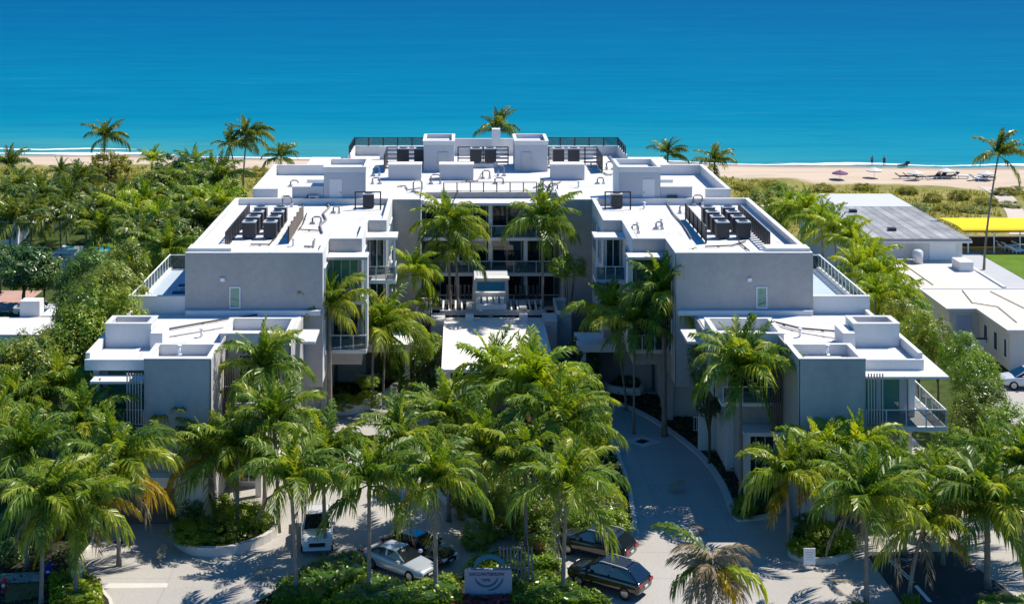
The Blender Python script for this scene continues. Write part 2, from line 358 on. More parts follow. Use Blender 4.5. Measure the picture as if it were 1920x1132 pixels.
bed_lc2 = bed([(660, 728), (690, 738), (728, 726), (734, 706), (700, 698), (665, 706)], .3, 1.5, rim=white_wall)
# parking bay at the right; its blue shade is put into the paving colour
bay_shade = M('bay_shade', (.055, .057, .062), .85, .2, .4, .2, 10.0, .05)
sheet('parking_bay', poly_px([(1621, 1034), (1790, 1034), (1990, 1180), (1725, 1180)]), .018, bay_shade)
for a, b_, w in (((1664, 1049), (1702, 1086), 3), ((1669, 1049), (1708, 1086), 3), ((1706, 1090), (1740, 1128), 8)):
    q = [G(a[0], a[1]), G(a[0] + w, a[1]), G(b_[0] + w, b_[1]), G(b_[0], b_[1])]
    struct(MB().prism([v[:2] for v in q], .02, .024).build('bay_marking', white_paint))
struct(MB().prism([tuple(G(x, y)[:2]) for x, y in ((205, 1093), (315, 1093), (313, 1101), (190, 1103))], .014, .018).build('road_marking', kerb_mat))
# drain in the driveway: pale diamond apron round a dark grate
dr = struct(MB().prism(poly_px([(1172, 826), (1204, 816), (1240, 829), (1206, 838)]), .013, .02).build('drain_apron', kerb_mat))
struct(MB().prism(poly_px([(1190, 828), (1203, 823), (1219, 827), (1205, 832)]), .021, .026).build('drain_grate', black))
for px in ((222, 1017), (1712, 1095)):
    struct(MB().prism(poly_px([(px[0] - 12, px[1]), (px[0], px[1] - 4), (px[0] + 12, px[1]), (px[0], px[1] + 4)]), .021, .026).build('drain_grate', black))
# neighbours' ground to the right
sheet('path', [(54.5, 128), (61.8, 128), (61.8, 173), (54.5, 173)], .03, stone_path)
sheet('lawn', [(62, 146), (75, 146), (75, 171.5), (61.7, 171.5)], .06, lawn_m)
sheet('terrace', [(52, 171.7), (90, 171.7), (90, 180), (52, 180)], .04, M('terrace_paving', (.20, .16, .14), .8, .2, .4))
pth = smooth_poly([(1912, 436), (1906, 405), (1893, 385), (1882, 372), (1868, 360), (1850, 350)], 5, False); mb = MB()
for i, (x, y) in enumerate(pth):
    for d in (-1.3, 1.3):
        v = G(x, y, .8); mb.v.append((v.x + d, v.y, gz(v.x + d, v.y) + .06))
mb.f = [(2 * i, 2 * i + 1, 2 * i + 3, 2 * i + 2) for i in range(len(pth) - 1)]; mb.mi = [0] * len(mb.f); struct(mb.build('beach_path', M('sand_path', (.5, .42, .34), .95, .1, .5)))
PATH = [G(x, y, .8) for x, y in pth]
sheet('parking_court', rect(42, 60, 100, 123.2), .02, concrete)
# neighbours' ground to the left
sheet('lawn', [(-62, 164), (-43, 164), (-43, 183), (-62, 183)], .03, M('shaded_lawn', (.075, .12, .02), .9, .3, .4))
sheet('brick_drive', [(-54, 144), (-44.5, 144), (-44.5, 153), (-54, 153)], .035, M('pink_paver', (.42, .26, .21), .85, .15, .8))
rr = random.Random(3); sp = []
def path_free(x, y): return x < 60 or min((x - v.x) ** 2 + (y - v.y) ** 2 for v in PATH) > 5
while len(sp) < 13000:
    x = rr.uniform(-105, 100); y = rr.uniform(181, 234)
    if y - shore(x) < -30 - .27 * max(0, x - 30) + 2 * math.sin(x * .35) + rr.uniform(-2, 1) and path_free(x, y):
        if math.sin(x * .23 + 1.3 * math.sin(y * .17)) * math.sin(y * .29 + x * .05) > -.75: sp.append((x, y, gz(x, y), rr.uniform(.7, 1.5)))
tag(tufts('dune_grass', dune_leaf, sp, .30, 5), 'dry olive dune grass between the beach and the buildings', 'grass')

# ------------------------------------------------------------------ the condominium
AX = 2.75
bld = empty('condominium_building', (AX, 105, 0))
tag(bld, 'large white and grey flat-roofed condominium with two stepped wings around a palm court', 'building')
def P_(s, poly): return [(AX + s * u, y) for u, y in poly]
def B_(s, u0, u1, y0, y1, z0, z1): return (AX + s * u0, AX + s * u1, y0, y1, z0, z1)
def part(name, mat, *boxes, parent=None): return pb(name, parent or bld, mat, *boxes)
def parapet(poly, t, z0, z1, mat=None, cap=True, parent=None):
    o = ring(MB(), poly, t, z0, z1).build('parapet', mat or white_wall, parent or bld)
    if cap: ring(MB(), inset(poly, -.05), t + .1, z1, z1 + .07).build('coping', white_roof, o)
    return o
post_cache = {}
def railing(p0, p1, z0, hgt, mat, post_mat, step=1.3, glass=rail_glass, thick=.06, root=None, name='railing', mid=False):
    """posts, a top rail and glass between; one part of the building with its posts as pieces"""
    p0, p1 = Vector(p0), Vector(p1); d = p1 - p0; L = d.length; dn = d.normalized(); nn = Vector((-dn.y, dn.x))
    def bar(mb, a, b, w, za, zb):
        q = [a - nn * w, b - nn * w, b + nn * w, a + nn * w]; mb.prism([(v.x, v.y) for v in q], za, zb); return mb
    o = bar(MB(), p0, p1, thick / 2, z0 + hgt - .06, z0 + hgt).build(name, mat, root or bld)
    if mid:
        bar(MB(), p0, p1, thick / 3, z0 + .08, z0 + .12).build('rail', mat, o)
    if glass:
        bar(MB(), p0, p1, .008, z0 + .06, z0 + hgt - .07).build('pane', glass, o)
    n = max(1, round(L / step)); key = (round(hgt, 2), round(thick, 3), post_mat.name)
    if key not in post_cache:
        post_cache[key] = MB().box(-thick * .55, thick * .55, -thick * .55, thick * .55, 0, hgt - .065).mesh('post', post_mat)
    base = wloc(o)
    for i in range(n + 1):
        q = p0 + d * (i / n); inst('post', post_cache[key], o, (q.x - base.x, q.y - base.y, z0 - base.z))
    return o
def window(x0, x1, y, z0, z1, glass=None, n=2, frame=None, depth=.10, root=None, name='window'):
    """a framed opening facing the camera: frame with mullions, panes set back"""
    f = .07; mb = MB()
    mb.box(x0, x1, y - depth, y, z1 - f, z1).box(x0, x1, y - depth, y, z0, z0 + f).box(x0, x0 + f, y - depth, y, z0 + f, z1 - f).box(x1 - f, x1, y - depth, y, z0 + f, z1 - f)
    w = (x1 - x0) / n
    for i in range(1, n): mb.box(x0 + w * i - .035, x0 + w * i + .035, y - depth * .9, y, z0 + f, z1 - f)
    o = mb.build(name, frame or pale_metal, root or bld)
    for i in range(n): pb('pane', o, glass or win_glass, (x0 + w * i + .04, x0 + w * (i + 1) - .04, y - depth * .45, y - depth * .35, z0 + f * .8, z1 - f * .8))
    return o
def side_window(x, y0, y1, z0, z1, sgn, glass=None, n=2, frame=None, root=None):
    """the same on a wall that faces sideways (sgn: direction it faces)"""
    f = .07; d = .1 * sgn; mb = MB()
    mb.box(x, x + d, y0, y1, z1 - f, z1).box(x, x + d, y0, y1, z0, z0 + f).box(x, x + d, y0, y0 + f, z0 + f, z1 - f).box(x, x + d, y1 - f, y1, z0 + f, z1 - f)
    w = (y1 - y0) / n
    for i in range(1, n): mb.box(x, x + d * .9, y0 + w * i - .035, y0 + w * i + .035, z0 + f, z1 - f)
    o = mb.build('window', frame or pale_metal, root or bld)
    for i in range(n): pb('pane', o, glass or win_glass, (x + d * .35, x + d * .45, y0 + w * i + .04, y0 + w * (i + 1) - .04, z0 + f * .8, z1 - f * .8))
    return o
def slats(name, n, x0, x1, y0, y1, z0, z1, mat, wfrac=.35, root=None):
    o = pb(name, root or bld, mat, (x0 - .02, x1 + .02, y1 - .05, y1, z0, z0 + .08))
    w = (x1 - x0) / n; me = MB().box(0, w * wfrac, 0, y1 - y0 - .06, 0, z1 - z0).mesh('slat', mat); b = wloc(o)
    for i in range(n): inst('slat', me, o, (x0 + w * (i + .3) - b.x, y0 - b.y, z0 - b.z))
    return o

for s in (-1, 1):
    # --- upper wing
    wing = [(22.85, 105.1), (22.85, 128.4), (8.9, 128.4), (8.9, 117.8), (10.4, 117.8), (10.4, 110.3), (12.9, 110.3), (12.9, 105.1)]
    wp = P_(s, wing)
    MB().prism(wp, 4.45, 13.4).build('wall', white_wall, bld)
    MB().prism(P_(s, [(22.8, 105.2), (22.8, 128.4), (13.2, 128.4), (13.2, 111.25), (16.1, 111.25), (16.1, 105.2)]), 0, 4.44).build('wall', white_wall, bld)
    MB().prism(inset(wp, .28), 13.38, 13.5).build('roof', white_roof, bld)
    parapet(wp, .3, 13.4, 14.0)
    gw = part('wall', grey_stucco, B_(s, 12.86, 22.9, 105.0, 105.1, 4.3, 13.97))
    part('wall', grey_stucco, B_(s, 12.82, 12.9, 105.0, 110.15, 4.45, 13.97)) if s > 0 else None  # grey skin on the right wing only: its inner side's shade as colour
    part('wall', grey_stucco, B_(s, 10.36, 12.86, 110.2, 110.3, 4.45, 13.97)); part('wall', grey_stucco, B_(s, 8.86, 10.36, 117.7, 117.8, 4.45, 13.97))
    # small green window in the front face
    xw = AX + s * 19.15 if s > 0 else AX - 19.25
    window(xw - .4, xw + .4, 104.995, 10.05, 11.6, green_glass, 1, white_paint, .07)
    part('wall_light', white_paint, (xw - 1.05, xw - .75, 104.85, 104.995, 12.0, 12.25))
    # thin white ledge standing in for the shade band before the wing
    part('shade_ledge', white_wall, B_(s, 13.0, 22.8, 104.55, 104.99, 9.6, 9.95))
    # --- windows and balconies on the steps that face the street
    xa, xb = sorted((AX + s * 10.6, AX + s * 12.6)); window(xa, xb, 110.19, 10.2, 12.7, green_glass, 3)
    window(xa, xb, 110.19, 6.3, 8.9, win_glass, 3)
    xa, xb = sorted((AX + s * 9.05, AX + s * 10.25)); window(xa, xb, 117.69, 10.0, 12.8, win_glass, 2); window(xa, xb, 117.69, 6.2, 9.0, win_glass, 2)
    for zz in (6.0, 9.7):
        sl2 = part('balcony', white_wall, B_(s, 8.0, 10.36, 115.4, 117.68, zz - .28, zz))
        xa, xb = sorted((AX + s * 8.05, AX + s * 10.36))
        railing((xa, 115.5), (xb, 115.5), zz, 1.1, pale_metal, pale_metal, .8)
        xo = AX + s * 8.06; railing((xo, 115.5), (xo, 117.6), zz, 1.1, pale_metal, pale_metal, .8)
        sl2 = part('balcony', white_wall, B_(s, 9.9, 12.82, 108.6, 110.18, zz - .28, zz))
        if zz < 9:
            xa, xb = sorted((AX + s * 9.95, AX + s * 12.8)); railing((xa, 108.7), (xb, 108.7), zz, 1.1, pale_metal, pale_metal, .9)
            xo = AX + s * 9.96; railing((xo, 108.7), (xo, 110.15), zz, 1.1, pale_metal, pale_metal, .8)
    part('canopy', white_roof, B_(s, 7.9, 10.38, 115.3, 117.68, 12.95, 13.15)); part('canopy', white_roof, B_(s, 9.8, 12.84, 108.3, 110.18, 12.85, 13.05))
    part('column', pale_metal, B_(s, 8.05, 8.2, 115.5, 115.65, 9.7, 12.95)); part('column', pale_metal, B_(s, 9.95, 10.1, 108.6, 108.75, 9.7, 12.85))
    part('wall', white_wall, B_(s, 9.85, 10.03, 109.0, 110.18, 6.0, 12.85))
    # side windows of the wing towards the court
    for (ya, yb, uu) in ((111.2, 114.6, 10.38), (119.2, 122.4, 8.88), (123.4, 126.6, 8.88), (106.2, 109.0, 12.81 if s > 0 else 12.88)):
        for z0, z1 in ((6.3, 8.9), (10.1, 12.7)): side_window(AX + s * uu, ya, yb, z0, z1, -s, green_glass if s < 0 else win_glass, 2)
    # raised blocks on the parapet of the wing
    part('roof_box', white_wall, B_(s, 19.6, 22.8, 105.45, 106.9, 13.5, 14.3)); part('roof_box', white_wall, B_(s, 13.1, 15.2, 106.0, 107.2, 13.5, 13.85))
    part('roof_box', white_wall, B_(s, 10.9, 12.3, 111.2, 112.6, 13.5, 13.95)); part('roof_box', white_wall, B_(s, 9.3, 10.6, 118.9, 120.6, 13.5, 13.9))
    # --- garage recess under the wing, podium slab
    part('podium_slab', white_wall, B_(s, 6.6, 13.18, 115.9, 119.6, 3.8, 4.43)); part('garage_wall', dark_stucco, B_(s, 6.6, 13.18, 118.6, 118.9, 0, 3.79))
    gd = part('garage_door', grey_stucco, B_(s, 10.6, 12.9, 118.4, 118.59, 0, 3.0))
    for k in range(4): pb('panel', gd, grey_stucco, B_(s, 10.7, 12.8, 118.37, 118.4, .1 + .73 * k, .75 + .73 * k))
    part('column', white_wall, B_(s, 6.9, 7.3, 116.2, 116.6, 0, 3.79)); part('pilaster', grey_stucco, B_(s, 12.95, 13.5, 110.4, 111.2, 0, 4.44)); part('pilaster', grey_stucco, B_(s, 13.0, 13.35, 113, 114, 0, 3.79))
    # --- terrace beside the wing
    part('terrace_base', white_wall, B_(s, 22.86, 27.0, 105.3, 119.5, 0, 9.6)); part('terrace_floor', M('terrace_tile', (.36, .43, .48), .7, .08, .4) if s < 0 else bpy.data.materials['terrace_tile'], B_(s, 22.87, 26.95, 105.31, 119.45, 9.6, 9.7))  # blue-grey tile: the left terrace's shade is put into the colour
    part('parapet', white_wall, B_(s, 22.87, 27.05, 105.06, 105.3, 8.9, 10.85)); part('coping', white_roof, B_(s, 22.9, 27.1, 105.0, 105.36, 10.85, 10.92))
    part('planter', white_wall, B_(s, 25.6, 27.05, 105.37, 105.9, 9.7, 10.3)); part('kerb', white_wall, B_(s, 26.7, 27.05, 105.9, 119.4, 9.7, 9.9))
    xo = AX + s * 26.88; railing((xo, 105.5), (xo, 119.4), 9.9, 1.05, white_paint, white_paint, 1.1, rail_glass, .09)
    xa, xb = sorted((AX + s * 22.9, xo)); railing((xa, 119.4), (xb, 119.4), 9.75, 1.15, white_paint, white_paint, 1.4, rail_glass, .09)
    # --- front pavilion
    pav = P_(s, [(14.3, 105), (26.6, 105), (26.6, 93.6), (22.75, 93.6), (22.75, 91.1), (18.65, 91.1), (18.65, 96.9), (14.3, 96.9)])
    MB().prism(pav, 6.12, 9.5).build('wall', white_wall, bld)
    MB().prism(P_(s, [(16.2, 104.9), (26.55, 104.9), (26.55, 93.65), (22.7, 93.65), (22.7, 91.15), (18.7, 91.15), (18.7, 96.95), (16.2, 96.95)]), 0, 6.11).build('wall', white_wall, bld)
    MB().prism(inset(pav, .05), 9.5, 9.6).build('roof', white_roof, bld)
    fw = part('wall', grey_stucco, B_(s, 18.6, 22.8, 91.0, 91.1, 0, 10.22)); part('wall', grey_stucco, B_(s, 18.55, 18.65, 91.0, 96.8, 0, 10.22)); part('wall', grey_stucco, B_(s, 14.22, 18.55, 96.8, 96.9, 6.12, 9.5)); part('wall', grey_stucco, B_(s, 14.2, 14.3, 96.8, 104.99, 6.12, 9.55)); part('wall', grey_stucco, B_(s, 16.1, 16.2, 96.95, 104.9, 0, 6.1)); part('wall', grey_stucco, B_(s, 16.12, 18.55, 96.86, 96.94, 0, 6.1))
    parapet(P_(s, rect(18.62, 22.78, 91.06, 94.6)), .25, 9.6, 10.24)
    parapet(P_(s, rect(14.3, 18.95, 96.85, 101)), .25, 9.55, 10.3)
    part('roof', white_roof, B_(s, 22.8, 26.65, 92.56, 93.64, 9.4, 9.6)); part('fascia', white_wall, B_(s, 22.8, 26.9, 92.3, 92.55, 9.2, 9.88)); part('parapet', white_wall, B_(s, 26.62, 26.9, 92.56, 98.2, 9.2, 10.25)); part('parapet', white_wall, B_(s, 26.62, 26.9, 98.21, 104.95, 9.2, 9.95))
    parapet(P_(s, rect(23.5, 26.55, 96.3, 98.4)), .28, 9.6, 11.1)
    part('roof_box', white_wall, B_(s, 22.6, 23.4, 95.6, 97.8, 9.6, 10.7)); part('roof_hatch', ac_pale, B_(s, 21.2, 22.3, 95.7, 96.8, 9.6, 9.78)); part('roof_box', white_wall, B_(s, 16.8, 17.2, 97.4, 97.9, 9.6, 10.0))
    if s > 0: part('canopy', white_roof, B_(s, 22.85, 28.05, 90.9, 92.29, 9.05, 9.2), B_(s, 26.91, 28.05, 92.29, 97.5, 9.05, 9.2))
    else: part('canopy', white_roof, B_(s, 22.85, 26.2, 90.9, 92.29, 8.75, 8.9))
    part('canopy', white_roof, B_(s, 12.85, 14.15, 99.4, 102.6, 8.95, 9.12))
    # balconies and glazing of the pavilion
    ue = 27.95 if s > 0 else 26.6
    part('balcony', white_wall, B_(s, 22.81, ue, 90.95, 93.59, 5.75, 6.0))
    xa, xb = sorted((AX + s * 22.85, AX + s * (ue - .05))); railing((xa, 91.02), (xb, 91.02), 6.0, 1.1, pale_metal, pale_metal, 1.25)
    if s > 0: part('balcony', white_wall, B_(s, 26.62, 27.95, 93.6, 97.5, 5.75, 6.0))
    xo = AX + s * (ue - .07); railing((xo, 91.02), (xo, 97.4 if s > 0 else 93.5), 6.0, 1.1, white_paint, white_paint, 1.25)
    xa, xb = sorted((AX + s * 22.95, AX + s * 25.75)); window(xa, xb, 93.59, 6.05, 8.9, green_glass, 2, pale_metal, .12); window(xa, xb, 93.59, 3.1, 5.6, win_glass, 2, pale_metal, .12)
    part('column', white_wall, B_(s, 26.1, 26.5, 92.9, 93.3, 6.0, 9.04)); part('column', white_wall, B_(s, 27.55, 27.75, 96.8, 97.1, 6.0, 9.04)) if s > 0 else None
    xa, xb = sorted((AX + s * 22.83, AX + s * 23.9)); slats('louver', 6, xa, xb, 90.72, 90.88, 6.2, 9.45, grey_stucco, .36)
    # inner bay with balcony
    xa, xb = sorted((AX + s * 15.1, AX + s * 17.7)); window(xa, xb, 96.79, 6.4, 9.0, win_glass, 3); xa, xb = sorted((AX + s * 16.4, AX + s * 18.3)); window(xa, xb, 96.85, .4, 3.6, win_glass, 3)
    part('balcony', white_wall, B_(s, 15.9, 18.54, 95.0, 96.78, 4.05, 4.3), B_(s, 14.5, 18.54, 95.4, 96.78, 5.9, 6.12))
    xa, xb = sorted((AX + s * 14.6, AX + s * 18.5)); railing((xa, 95.45), (xb, 95.45), 6.12, 1.1, pale_metal, pale_metal, 1.2)
    xa, xb = sorted((AX + s * 17.75, AX + s * 18.5)); slats('louver', 5, xa, xb, 95.2, 95.38, 4.3, 8.6, brown_slat, .5)
    col_ = part('column', white_wall, B_(s, 15.95, 16.35, 95.1, 95.5, 0, 4.04)); part('fin_wall', white_wall, B_(s, 15.6, 16.09, 99.6, 103.6, 0, 6.1), B_(s, 14.35, 16.09, 103.7, 104.1, 0, 6.1))
    # ground storey: garage front
    part('garage_front', white_wall, B_(s, 18.7, 20.7, 90.3, 90.98, 0, 2.95), B_(s, 25.6, 26.9, 90.3, 93.58, 0, 2.95), B_(s, 20.7, 25.6, 90.3, 90.98, 2.4, 2.95)); part('lintel', white_wall, B_(s, 18.6, 27.0, 90.1, 90.99, 2.96, 3.12))
    gd = part('garage_door', brown_slat, B_(s, 20.75, 25.55, 90.7, 90.8, 0, 2.38))  # dark panelled sheet in place of the dark open garage mouth
    for k in range(4): pb('panel', gd, brown_slat, B_(s, 20.85, 25.45, 90.67, 90.7, .06 + .58 * k, .56 + .58 * k))
    # --- rear: tower faces, stair box, low boxes
    part('wall', grey_stucco, B_(s, 6.36, 10.6, 128.35, 128.45, 0, 13.93))
    sb = part('stair_house', white_wall, B_(s, 11.3, 15.0, 128.5, 133.6, 13.5, 16.3)); parapet(P_(s, rect(11.26, 15.04, 128.46, 133.64)), .22, 16.3, 16.75, white_wall, True, sb)
    pb('front', sb, M('stair_grey', (.46, .46, .48), .75, .05, .5) if s < 0 else bpy.data.materials['stair_grey'], B_(s, 11.28, 15.02, 128.44, 128.5, 13.5, 16.3)); pb('door', sb, white_wall, B_(s, 13.4, 14.5, 128.4, 128.44, 13.55, 15.75)); pb('handle', sb, dark_metal, B_(s, 13.5, 13.56, 128.36, 128.4, 14.5, 14.62))
    part('roof_box', bpy.data.materials['stair_grey'], B_(s, 15.05, 17.85, 128.5, 130.4, 13.5, 15.0)); part('coping', white_roof, B_(s, 15.06, 17.9, 128.42, 130.45, 15.0, 15.07))
    part('roof_hatch', ac_dark, B_(s, 15.6, 16.5, 128.3, 128.49, 13.75, 14.3))
    # parapets of the rear wing
    part('parapet', white_wall, B_(s, 19.4, 21.65, 130.6, 130.9, 13.4, 14.45), B_(s, 21.35, 21.65, 130.91, 145.2, 13.4, 14.45), B_(s, 14.85, 21.65, 145.21, 145.5, 13.4, 14.45))
    part('coping', white_roof, B_(s, 19.36, 21.7, 130.55, 130.95, 14.45, 14.52), B_(s, 21.3, 21.7, 130.95, 145.16, 14.45, 14.52), B_(s, 14.85, 21.7, 145.16, 145.55, 14.45, 14.52))
    part('wall', white_wall, B_(s, 14.9, 18.6, 145.55, 153, 0, 14.2), B_(s, 18.61, 20.2, 145.55, 150, 0, 13.4))
    part('roof_box', white_wall, B_(s, 15.0, 17.6, 138.5, 140.5, 13.5, 14.1))
    # rear glass railing, on the parapet
    part('parapet', white_wall, B_(s, 14.45, 14.8, 152.3, 159.2, 13.4, 14.55), B_(s, 5.6, 14.8, 159.21, 159.5, 13.4, 14.55))
    xo = AX + s * 14.6; railing((xo, 152.4), (xo, 159.35), 14.55, .95, dark_metal, dark_metal, 1.6, rail_glass, .12)
    xa, xb = sorted((AX + s * 6.6, xo)); railing((xa, 159.35), (xb, 159.35), 14.55, .95, dark_metal, dark_metal, 1.55, rail_glass, .12)
    # lift houses
    lh = part('lift_house', bpy.data.materials['stair_grey'], B_(s, 2.75 if s > 0 else 3.5, 6.1 if s > 0 else 6.6, 147.4, 153, 13.5, 16.25)); ua, ub = (2.7, 6.15) if s > 0 else (3.45, 6.65)
    parapet(P_(s, rect(ua, ub, 147.36, 153.04)), .25, 16.25, 16.6, white_wall, True, lh)
    pb('door', lh, ac_pale, B_(s, ua + .7, ua + 1.7, 147.32, 147.36, 13.55, 15.5)); pb('roof', white_roof, B_(s, ua + .3, ub - .3, 147.7, 152.7, 16.25, 16.3)) if False else None
    part('parapet', white_wall, B_(s, 0.0 if s > 0 else .02, 5.59, 159.21, 159.5, 13.4, 15.35))
    # ridge wall beyond the condensers
    part('roof_wall', white_wall, B_(s, 6.7, 11.6, 156.2, 156.5, 13.5, 14.9))
    # porte-cochere flank boxes
    bx_ = part('planter_box', grey_stucco, B_(s, 5.35, 6.6, 122.4, 127.0, 0, 5.2)); ring(MB(), P_(s, rect(5.33, 6.62, 122.38, 127.02)), .16, 5.2, 5.5).build('coping', white_wall, bx_)
    part('pier', grey_stucco, B_(s, 4.2, 5.3, 121.0, 123.4, 0, 5.0)); part('coping', white_roof, B_(s, 4.15, 5.33, 120.95, 123.45, 5.0, 5.08))

rear = [(AX + u, y) for u, y in [(-21.6, 128.45), (-6.4, 128.45), (-6.4, 135), (6.4, 135), (6.4, 128.45), (21.6, 128.45), (21.6, 145.5), (14.8, 145.5), (14.8, 159.45), (-14.8, 159.45), (-14.8, 145.5), (-21.6, 145.5)]]
MB().prism(rear, 0, 13.4).build('wall', white_wall, bld); MB().prism(inset(rear, .03), 13.4, 13.5).build('roof', white_roof, bld)
for s in (-1, 1): part('parapet', white_wall, B_(s, 6.42, 10.62, 128.46, 128.75, 13.5, 13.95)); part('parapet', white_wall, B_(s, 6.1, 6.4, 128.8, 134.7, 13.4, 13.8))
# low boxes on the rear roof
for u0, u1 in ((-9.96, -6.7), (-4.9, -1.55), (6.1, 9.4)):
    o = part('roof_box', bpy.data.materials['stair_grey'], (AX + u0, AX + u1, 142, 143.8, 13.5, 14.95)); pb('coping', o, white_roof, (AX + u0 - .05, AX + u1 + .05, 141.95, 143.85, 14.95, 15.05))
part('chimney', white_wall, (AX + .6, AX + 1.5, 157.5, 158.6, 13.5, 16.6))
part('fascia', grey_stucco, (AX - 6.3, AX + 6.3, 134.6, 134.98, 12.9, 13.52)); part('canopy', white_roof, (AX - 6.2, AX + 6.2, 132.0, 134.59, 12.75, 12.98))
railing((AX - 4.4, 134.8), (AX + 4.3, 134.8), 13.52, .95, dark_metal, dark_metal, 1.25, None, .09, mid=True)
# central facade: three storeys of glass behind balconies
part('wall', dark_stucco, (AX - 6.38, AX + 6.38, 134.9, 134.99, 0, 12.74))  # recess shade put into the colour: dark skin over the white wall
for zf in (3.4, 6.5, 9.75):
    part('balcony', white_wall, (AX - 6.3, AX + 6.3, 132.3, 134.88, zf - .28, zf)); railing((AX - 6.2, 132.4), (AX + 6.2, 132.4), zf, 1.1, pale_metal, pale_metal, 2.1)
for zf in (.1, 3.4, 6.5, 9.75):
    for x0 in (-6.1, -3.1, .15, 3.2): window(AX + x0, AX + x0 + 2.75, 134.88, zf + .05, zf + 2.6, win_glass, 2, pale_metal)
for x0 in (-3.3, -.25, 3.0): part('column', white_wall, (AX + x0, AX + x0 + .35, 132.7, 133.1, 0, 12.74))
# porte-cochere
pc = part('porte_cochere', porte_roof, (AX - 4.1, AX + 4.15, 108.5, 124.0, 4.3, 4.55))
pb('gutter', pc, white_wall, (AX - 4.25, AX - 4.11, 108.5, 124.0, 4.2, 4.62)); pb('gutter', pc, white_wall, (AX + 4.16, AX + 4.3, 108.5, 124.0, 4.2, 4.62))
for u in (-3.9, 3.7):
    for y in (109, 116, 122): part('column', white_wall, (AX + u, AX + u + .3, y, y + .3, 0, 4.29))
for u in (-2.4, 2.2): part('roof_box', white_wall, (AX + u, AX + u + .7, 122.6, 123.3, 4.55, 5.1)); 
# pergola
pg = part('pergola', grey_stucco, (AX - 4.6, AX + 4.6, 124.1, 124.3, 4.7, 5.1), (AX - 4.6, AX + 4.6, 128.0, 128.2, 4.7, 5.1))
me = MB().box(0, .14, 0, 3.66, 0, .22).mesh('beam', white_wall); b0 = wloc(pg)
for i in range(17): inst('beam', me, pg, (AX - 4.4 + i * .54 - b0.x, 124.32 - b0.y, 4.85 - b0.z))
me2 = MB().box(0, .62, 0, 3.0, 0, .05).mesh('panel', ac_pale)
for u in (-2.3, 2.3): inst('panel', me2, pg, (AX + u - b0.x, 124.4 - b0.y, 5.1 - b0.z))
sk = part('skylight', white_wall, (AX - 1.5, AX + 1.15, 124.35, 126.4, 5.09, 5.5)); 
for i in range(5): pb('slat', sk, white_roof, (AX - 1.45 + i * .52, AX - 1.0 + i * .52 - .1, 125.0, 126.3, 5.5, 5.75))
pb('pane', sk, win_glass, (AX - 1.4, AX + 1.05, 125.02, 126.28, 5.505, 5.6)); pb('hood', sk, white_roof, (AX - 1.5, AX + 1.15, 126.4, 126.9, 5.3, 6.1))
# lobby lantern behind the pergola; grey walls carry the wing's shade as colour
lb = MB().add([(AX - 1.8, 127.3, 4.4), (AX + 1.5, 127.3, 4.4), (AX + 1.5, 130.5, 4.4), (AX - 1.8, 130.5, 4.4), (AX - 1.6, 127.9, 6.9), (AX + 1.4, 127.9, 6.9), (AX + 1.4, 130.5, 7.2), (AX - 1.6, 130.5, 7.2)],
              [(3, 2, 1, 0), (4, 5, 6, 7), (0, 1, 5, 4), (1, 2, 6, 5), (2, 3, 7, 6), (3, 0, 4, 7)]).build('lobby_lantern', bpy.data.materials['stair_grey'], bld)
q = [(AX - 1.35, 127.66, 5.95), (AX + 1.1, 127.66, 5.95), (AX + 1.1, 127.84, 6.7), (AX - 1.35, 127.84, 6.7)]
MB().add([(x, y - .04, z) for x, y, z in q] + [(x, y + .02, z) for x, y, z in q], [(0, 1, 2, 3), (7, 6, 5, 4), (0, 4, 5, 1), (1, 5, 6, 2), (2, 6, 7, 3), (3, 7, 4, 0)]).build('pane', M('teal_glass', (.02, .09, .12), .1, .05, 1, .8), lb)
pb('hood', lb, white_roof, (AX - 1.4, AX + 1.5, 127.5, 128.4, 6.95, 7.12))
for s in (-1, 1):
    xa, xb = sorted((AX + s * 1.9, AX + s * 4.2)); slats('louver', 6, xa, xb, 128.3, 128.5, 3.5, 6.3, dark_metal, .5)

# ------------------------------------------------------------------ things standing on the roofs
def condenser_mesh():
    parts = {}
    parts['casing'] = MB().box(-.5, .5, -.48, .48, .12, 1.28).mesh('casing', ac_dark)
    parts['lid'] = MB().box(-.53, .53, -.51, .51, 1.28, 1.36).mesh('lid', ac_pale)
    f = MB(); f.tube([(0, 0, 1.36), (0, 0, 1.40)], .36, 12); parts['fan_guard'] = f.mesh('fan_guard', dark_metal)
    g = MB()
    for k in range(6): g.box(-.42, .42, -.495, -.48, .25 + k * .17, .31 + k * .17)
    parts['grille'] = g.mesh('grille', dark_metal)
    l = MB()
    for a in (-.42, .42):
        for b in (-.4, .4): l.box(a - .04, a + .04, b - .04, b + .04, 0, .12)
    parts['feet'] = l.mesh('feet', pale_metal); return parts
CM = condenser_mesh()
def condenser(x, y, z, label, group, sc=1.0, rz=0):
    e = empty('air_conditioner', (x, y, z), rz); tag(e, label, 'air conditioner', group); e.scale = (sc, sc, sc)
    for k, me in CM.items(): inst(k, me, e)
    return e
